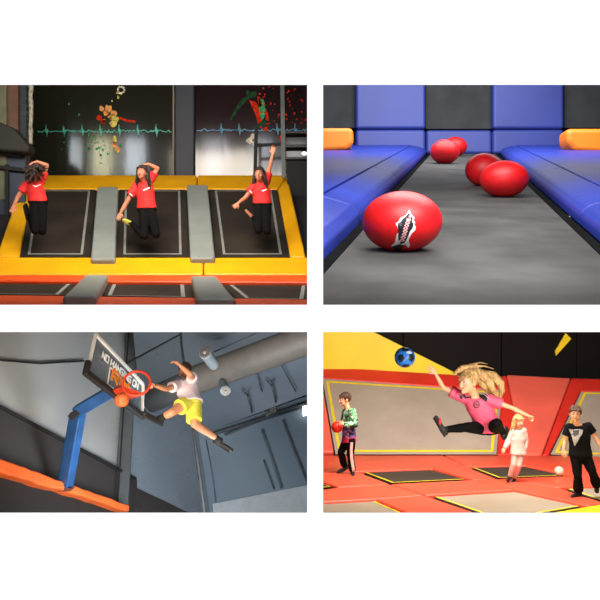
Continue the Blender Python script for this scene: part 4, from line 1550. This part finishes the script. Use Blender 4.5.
f4([(316, 455.5), (439, 453), (464.6, 465.6), (431, 467.6), (357, 470.6), (316, 472.6)], 'red floor pad at the foot of the large slanted bed')
f4([(440, 453), (720, 459), (720, 478), (575, 475), (524.5, 464.6), (465.4, 465.6)], 'red floor pad at the foot of the coral fan pad')
f4([(316, 473.2), (356.5, 471.2), (389.5, 483.6), (338, 486.6), (323, 481.6), (316, 481.6)], 'red floor pad under the boy in the tie-dye top')
f4([(316, 490.4), (338, 487.2), (389.5, 484), (424, 494.6), (375.5, 498.4), (323, 501.2), (316, 502)], 'red floor pad behind the front left trampoline')
f4([(431.6, 467.9), (464.8, 466), (496.6, 478.4), (473.2, 479.2)], 'short red floor pad between the two dark trampolines')
f4([(390.5, 483.8), (473, 479.8), (514.4, 489.3), (425.3, 494.7)], 'red floor pad in front of the left dark trampoline')
f4([(473.8, 479.6), (496.8, 478.8), (557.6, 487.2), (606, 503), (588.6, 505.4), (515.4, 489.4)], 'long red floor pad running right under the boy in black')
f4([(497.6, 478.7), (575, 475.5), (720, 478.4), (720, 485), (640, 484), (558.2, 486.6)], 'red floor pad in front of the right dark trampoline')
f4([(375.6, 499), (424.6, 495.2), (480, 513.8), (520, 527), (452, 531)], 'red floor pad between the two front pale trampolines')
f4([(589, 506), (606, 503.4), (720, 506), (720, 560), (450, 560), (456, 531), (521, 527), (543, 513.6)], 'yellow floor pad at the bottom right corner', M_yl4)
trampoline(FL4, [(357, 471), (431, 468), (473, 479.5), (390, 483.5)], 'dark floor trampoline left of centre, behind the tie-dye boy', M_dk4, M_ylS, M_black, ins=.05, gap=.015, wd=.035, off=-.05)
trampoline(FL4, [(465, 466), (524, 465), (575, 475.5), (497, 478.5)], 'dark floor trampoline behind the small girl in white', M_dk4, M_ylS, M_black, ins=.05, gap=.015, wd=.035, off=-.05)
trampoline(FL4, [(425, 495), (515, 489.5), (588.5, 506), (500, 521)], 'pale beige floor trampoline at front centre', M_lt4, M_ylS, M_black, ins=.05, gap=.015, wd=.035, off=-.05)
trampoline(FL4, [(300, 502.6), (375, 498.8), (452, 531), (300, 540)], 'pale beige floor trampoline at front left corner', M_lt4, M_ylS, M_black, ins=.05, gap=.015, wd=.035, off=-.05)
trampoline(FL4, [(300, 482), (323, 482), (338, 487), (300, 490)], 'sliver of dark trampoline at the far left edge', M_dk4, M_ylS, M_black, ins=.05, gap=.01, wd=.03, off=-.05)
trampoline(FL4, [(558, 486.8), (640, 484.5), (720, 505), (606, 503.2)], 'pale beige floor trampoline at the right, behind the boy in black', M_lt4, M_ylS, M_black, ins=.05, gap=.015, wd=.035, off=-.05)

# leaping girl
PINK = mat('hot_pink_jersey', (250, 84, 116), .6, .05, scale=6, bump=.35, bscale=14)
girl = person(dict(Y=8.0, s=.72, hs=1.06, label='leaping blond girl in pink jersey with one leg kicked out', skin=SK2, hairm=H_blond, shirt=PINK, topname='jersey', pantm=BLK, pantname='leggings', pants='long', sleeve=.62, hem=-.02, vox=.004, cvox=.006, smile=1, pease=.006, ease=.02, flare=.02, wf=1.1,
    front=(-.5, -1, -.2),
    J=dict(head=(468, 381.5, -.12), neck=(474.5, 395.5, -.03), shA=(463.5, 397.6, .0), shB=(487.6, 399.4, -.08), elA=(442.8, 387.2, .02), wrA=(435.3, 373.5, .0), hdA=(427.5, 364.6, 0),
           elB=(510.5, 407.2, -.12), wrB=(527, 415.0, -.16), hdB=(536.5, 419, -.18), pel=(489, 426.5, .05), hipA=(484, 428, .05), hipB=(494, 427.5, .02), knA=(466.5, 427.3, -.15), anA=(445.6, 429.6, -.2), toA=(436.6, 418.2, -.22),
           knB=(497, 423.2, -.32), anB=(503, 433, .0), toB=(506, 428, .14)),
    look=(-.82, -.57, -.1), hup=(.10, 0, 1), hair='short', tsA=-1, tsB=1, pnA=(-.2, -1, .1), curlA=.2, pnB=(0, -.5, -1), curlB=1.0, soleA=(-1, 0, -.35), soleB=(.5, 0, -1), shoeA=SHB, shoeB=SHB, sockA=SKB,
    locks=[[(473, 371, -.1, .045), (484, 375, 0, .05), (493, 376, .02, .05), (500, 383, .03, .045), (502, 391, .03, .03), (500, 398, .02, .01)],
           [(480, 374, -.05, .05), (489, 381, -.02, .045), (492, 389, -.02, .04), (496, 396, -.01, .015)],
           [(478, 378, .0, .05), (485, 386, .02, .045), (490, 393, .02, .02)],
           [(470, 367, -.1, .03), (462, 368, -.12, .03), (456, 372, -.12, .02), (453.5, 375, -.12, .008)],
           [(470, 366.5, -.1, .02), (484, 366, -.05, .009), (494, 369, -.03, .004)],
           [(468, 365.5, -.1, .015), (480, 362.5, -.05, .007), (488, 364, -.03, .003)]]))
gj = bvh_of(girl['shirt'])
KB = mat('jersey_black_trim', (26, 20, 24), .6, .05)
KW = mat('jersey_pale_stripe', (230, 170, 200), .6, .03)


def cr(pts, ox, oy, s_):
    return [(ox + x / s_, oy + y / s_) for x, y in pts]


decal('shoulder_trim', gj, [cr([(262, 170), (322, 196), (306, 236), (280, 216), (258, 188)], 425, 355, 5), cr([(170, 196), (190, 206), (186, 222), (174, 216)], 425, 355, 5)], KB, girl['root'], .007)
for a in (0, 1, 2):
    decal('shoulder_stripe', gj, ribbon_polys(cr([(262 + a * 4, 168 + a * 9), (290 + a * 2, 180 + a * 9), (322 - a * 3, 194 + a * 10)], 425, 355, 5), .75), KW, girl['root'], .014)
decal('neck_trim', gj, ribbon_polys(cr([(192, 200), (204, 213), (226, 212), (244, 198), (252, 184)], 425, 355, 5), 1.9), KB, girl['root'], .009)
ringp = [(258 + 13 * math.cos(k * math.pi / 6), 248 + 16 * math.sin(k * math.pi / 6)) for k in range(13)]
decal('club_badge', gj, ribbon_polys(cr(ringp, 425, 355, 5), 1.2) + [cr([(258 + 5 * math.cos(k), 248 + 6 * math.sin(k)) for k in (0, 1, 2, 3, 4, 5)], 425, 355, 5)], mat('badge_dark', (92, 30, 52), .6), girl['root'], .009)
decal('maker_mark', gj, [cr([(183, 254), (196, 262), (190, 270)], 425, 355, 5)], KB, girl['root'], .009)
bm = bmesh.new()
aa = girl['J']['anA'].lerp(girl['J']['toA'], .6)
ell(bm, P(440, 421.5, 7.74), (.014, .016, .035))
link('shoe_patch', bm, mat('red_shoe_patch', (214, 56, 60), .6), girl['root'], True)

# blue football
fb = P(404.8, 357.3, 8.1)
fr_ = 10.3 * 8.1 / F
bm = bmesh.new()
bmesh.ops.create_icosphere(bm, subdivisions=4, radius=fr_, matrix=Matrix.Translation(fb))
ico = bmesh.new()
bmesh.ops.create_icosphere(ico, subdivisions=1, radius=1)
dirs = [v.co.normalized() for v in ico.verts]
ico.free()
RT = Matrix.Rotation(.55, 3, 'X') @ Matrix.Rotation(.35, 3, 'Z')
dirs = [(RT @ d) for d in dirs]
for f in bm.faces:
    c = (f.calc_center_median() - fb).normalized()
    best = max(dirs, key=lambda d: d.dot(c))
    f.material_index = 1 if best.dot(c) > .93 else 0
bo = tag(link('football', bm, [mat('blue_ball_panel', (40, 122, 214), .4, .04), mat('dark_ball_panel', (22, 30, 44), .4, .04)], None, True), 'blue football with dark patches in mid-air at top left', 'ball')
bm = bmesh.new()
pt = BVHTree.FromPolygons([v.co for v in bo.data.vertices], [p.vertices[:] for p in bo.data.polygons])
bm.free()
decal('white_mark', pt, [blob(409, 352.5, 3.0, sq=.5, jit=.15), blob(406.5, 347.6, 2.4, sq=.4, jit=.1)], mat('white_ball_mark', (214, 220, 226), .4), bo, .004)

# boy left in tie-dye
tdm = bpy.data.materials.new('tie_dye_cotton')
tdm.use_nodes = True
nt = tdm.node_tree
b = nt.nodes['Principled BSDF']
b.inputs['Roughness'].default_value = .8
tc = nt.nodes.new('ShaderNodeTexCoord')
nz = nt.nodes.new('ShaderNodeTexNoise')
nz.inputs['Scale'].default_value = 8
nz.inputs['Distortion'].default_value = 2.0
nt.links.new(tc.outputs['Object'], nz.inputs['Vector'])
sepx = nt.nodes.new('ShaderNodeSeparateXYZ')
nt.links.new(tc.outputs['Object'], sepx.inputs[0])
r1_ = nt.nodes.new('ShaderNodeValToRGB')
els = r1_.color_ramp.elements
els[0].position = .36
els[0].color = (*lin((20, 26, 30)), 1)
els[1].position = .47
els[1].color = (*lin((44, 124, 74)), 1)
e = els.new(.56)
e.color = (*lin((150, 206, 160)), 1)
e = els.new(.66)
e.color = (*lin((222, 232, 214)), 1)
r2_ = nt.nodes.new('ShaderNodeValToRGB')
els = r2_.color_ramp.elements
els[0].position = .36
els[0].color = (*lin((18, 16, 30)), 1)
els[1].position = .48
els[1].color = (*lin((62, 44, 98)), 1)
e = els.new(.58)
e.color = (*lin((128, 92, 158)), 1)
e = els.new(.68)
e.color = (*lin((200, 176, 210)), 1)
nt.links.new(nz.outputs['Fac'], r1_.inputs[0])
nt.links.new(nz.outputs['Fac'], r2_.inputs[0])
mr = nt.nodes.new('ShaderNodeMapRange')
zw = P(350, 427, FL4.hit(352, 474).y).z
mr.inputs['From Min'].default_value = -.03 + zw
mr.inputs['From Max'].default_value = .05 + zw
nt.links.new(sepx.outputs['Z'], mr.inputs['Value'])
mx = nt.nodes.new('ShaderNodeMix')
mx.data_type = 'RGBA'
nt.links.new(mr.outputs[0], mx.inputs['Factor'])
nt.links.new(r2_.outputs[0], mx.inputs['A'])
nt.links.new(r1_.outputs[0], mx.inputs['B'])
mr2 = nt.nodes.new('ShaderNodeMapRange')
zh = P(350, 436.5, FL4.hit(352, 474).y).z
mr2.inputs['From Min'].default_value = zh - .02
mr2.inputs['From Max'].default_value = zh + .02
nt.links.new(sepx.outputs['Z'], mr2.inputs['Value'])
mx2 = nt.nodes.new('ShaderNodeMix')
mx2.data_type = 'RGBA'
nt.links.new(mr2.outputs[0], mx2.inputs['Factor'])
mx2.inputs['A'].default_value = (*lin((206, 40, 84)), 1)
nt.links.new(mx.outputs['Result'], mx2.inputs['B'])
nt.links.new(mx2.outputs['Result'], b.inputs['Base Color'])
YBl = FL4.hit(352, 474).y
pb = person(dict(Y=YBl, s=.78, hs=.93, label='boy in tie-dye hooded top walking left with a red ball', skin=SK2, hairm=H_brown, shirt=tdm, topname='tie_dye_top', pantm=BLK, pants='long', sleeve=1.85, hem=-.08, ease=.022, vox=.0045, legw=.012, smile=1, flare=.01,
    front=(-1, -.3, 0),
    J=dict(head=(344.8, 399.4, 0), neck=(347.8, 408.5, 0), shA=(346, 412.2, .13), shB=(352.2, 411.6, -.13), elA=(343.5, 423, .14), wrA=(338.5, 425, .05), hdA=(333, 424, .0),
           elB=(355, 424.4, -.18), wrB=(343.8, 424.6, -.25), hdB=(337.2, 421.5, -.2), pel=(349, 440, 0), hipA=(347.3, 440, .07), hipB=(350.8, 440, -.07), knA=(340.8, 452.5, .03), anA=(344.8, 466.5, .12), toA=(338.3, 471.8, .08),
           knB=(350.5, 457.5, -.05), anB=(352.6, 471.6, 0), toB=(353.2, 475, -.15)),
    look=(-.97, -.35, -.05), hup=(0, 0, 1), hair='short', tsA=1, tsB=-1, pnA=(-.2, -1, 0), pnB=(-.4, 1, 0), curlA=.5, curlB=.5, soleA=(-.3, 0, -1), soleB=(0, -.1, -1), shoeA=SHB, shoeB=SHB))
decal('leg_stripe', bvh_of(pb['pants']), ribbon_polys([(351.6, 443), (351.2, 450), (351.5, 458), (353.2, 468), (353.8, 474)], 2.6), mat('white_stripe', (216, 196, 186), .7), pb['root'], .01)
bm = bmesh.new()
rb = P(337.0, 427.0, YBl - .1)
ell(bm, rb, (.088, .088, .088), None, 32, 20)
tag(link('dodgeball', bm, mat('red_rubber', (222, 44, 30), .4, .04), None, True), 'red ball held by the boy in the tie-dye top', 'ball')

# boy right in black
TSH = mat('black_tshirt', (18, 16, 18), .9, .08, scale=6, bump=.3, bscale=12, spec=.12)
YBr = FL4.hit(577, 496).y
pk = person(dict(Y=YBr, s=.80, hs=.92, label='boy in black t-shirt with grey triangle print, stepping on the right', skin=SK2, hairm=H_brown, shirt=TSH, pantm=BLK, pants='long', sleeve=.62, hem=-.02, ease=.02, vox=.0045, legw=.022, flare=.008, wf=1.05,
    J=dict(head=(575.2, 413.8, -.03), neck=(577, 424.5, 0), shA=(569, 427.6, .02), shB=(588.2, 426.8, .0), elA=(565.3, 440.5, .03), wrA=(563.6, 450, -.02), hdA=(564.5, 456, -.05),
           elB=(594.8, 436.5, 0), wrB=(600.5, 446.5, -.06), hdB=(602, 452, -.08), pel=(580, 454, 0), hipA=(576, 455, 0), hipB=(585, 455, 0), knA=(577.5, 474, -.06), anA=(578.4, 491.8, 0), toA=(572.4, 496.2, -.1),
           knB=(592, 471, -.08), anB=(597, 485.5, .12), toB=(597, 490.5, .02)),
    look=(-.3, -.95, -.05), hup=(.04, 0, 1), hair='short', tsA=-1, tsB=1, pnA=(.6, .6, 0), pnB=(-.6, .6, 0), curlA=.4, curlB=.5, soleA=(0, 0, -1), soleB=(0, .3, -1), shoeA=SHB, shoeB=SHB))
tk = bvh_of(pk['shirt'])
cz = lambda pts: cr(pts, 555, 395, 10)
decal('shirt_print', tk, [cz([(135, 338), (180, 345), (185, 380), (168, 400), (150, 372)]), cz([(240, 340), (278, 350), (272, 390), (248, 420), (225, 470), (196, 510), (176, 440), (196, 410), (215, 440), (236, 395)]), cz([(186, 345), (236, 342), (236, 352), (186, 356)]), cz([(165, 402), (185, 395), (196, 430), (182, 460)])], mat('grey_print', (176, 168, 168), .7, .12, scale=30), pk['root'], .008)
decal('print_face', tk, [cz([(190, 362), (225, 360), (235, 385), (214, 402), (200, 420), (188, 392)])], mat('dark_grey_print', (84, 78, 82), .7), pk['root'], .009)

# small girl in white
WHT = mat('cream_sweater', (196, 180, 168), .85, .04, scale=6, bump=.4, bscale=12)
CRM = mat('pale_pink_leggings', (198, 164, 150), .85, .05, scale=6, bump=.3, bscale=12)
YG = FL4.hit(511, 482).y
pg = person(dict(Y=YG, s=.60, hs=.80, label='small blond girl in cream sweater and pale leggings stepping forward', skin=SK2, hairm=H_blond, shirt=WHT, topname='sweater', pantm=CRM, pantname='leggings', pants='long', sleeve=1.9, hem=-.12, ease=.022, vox=.0045, flare=.015, hsz=1.1,
    J=dict(head=(518.6, 421.4, -.03), neck=(518.3, 428.8, 0), shA=(513.6, 431.2, .0), shB=(523.2, 430.8, 0), elA=(508.8, 440.5, .02), wrA=(504.8, 447.8, -.03), hdA=(502.8, 452, -.05),
           elB=(525.5, 440.5, .02), wrB=(525, 448.8, -.02), hdB=(524.3, 453, -.05), pel=(518, 451, 0), hipA=(515.6, 451.5, 0), hipB=(520.6, 451.5, 0), knA=(513.6, 464.8, -.05), anA=(509.6, 476.8, .0), toA=(507.6, 480.2, -.1),
           knB=(519, 465.5, -.05), anB=(514.2, 478, .1), toB=(512.5, 481.6, .0)),
    look=(.35, -.93, -.12), hup=(0, 0, 1), hair='long', tsA=-1, tsB=1, pnA=(.6, .6, 0), pnB=(-.6, .6, 0), curlA=.4, curlB=.4, shoeA=SHB, shoeB=SHB))
# white ball
wb = FL4.hit(559.3, 475.8, .0)
bm = bmesh.new()
wr_ = 4.6 * wb.y / F
ell(bm, wb + FL4.n * wr_ , (wr_, wr_, wr_), None, 28, 18)
tag(link('football', bm, mat('cream_ball', (214, 200, 164), .5, rgb2=(236, 226, 200), scale=22), None, True), 'small cream ball on the pads between the white-clad girl and boy in black', 'ball')
done(seen, [side_plane(315.8, -1), FRONT], 'in the red trampoline court')
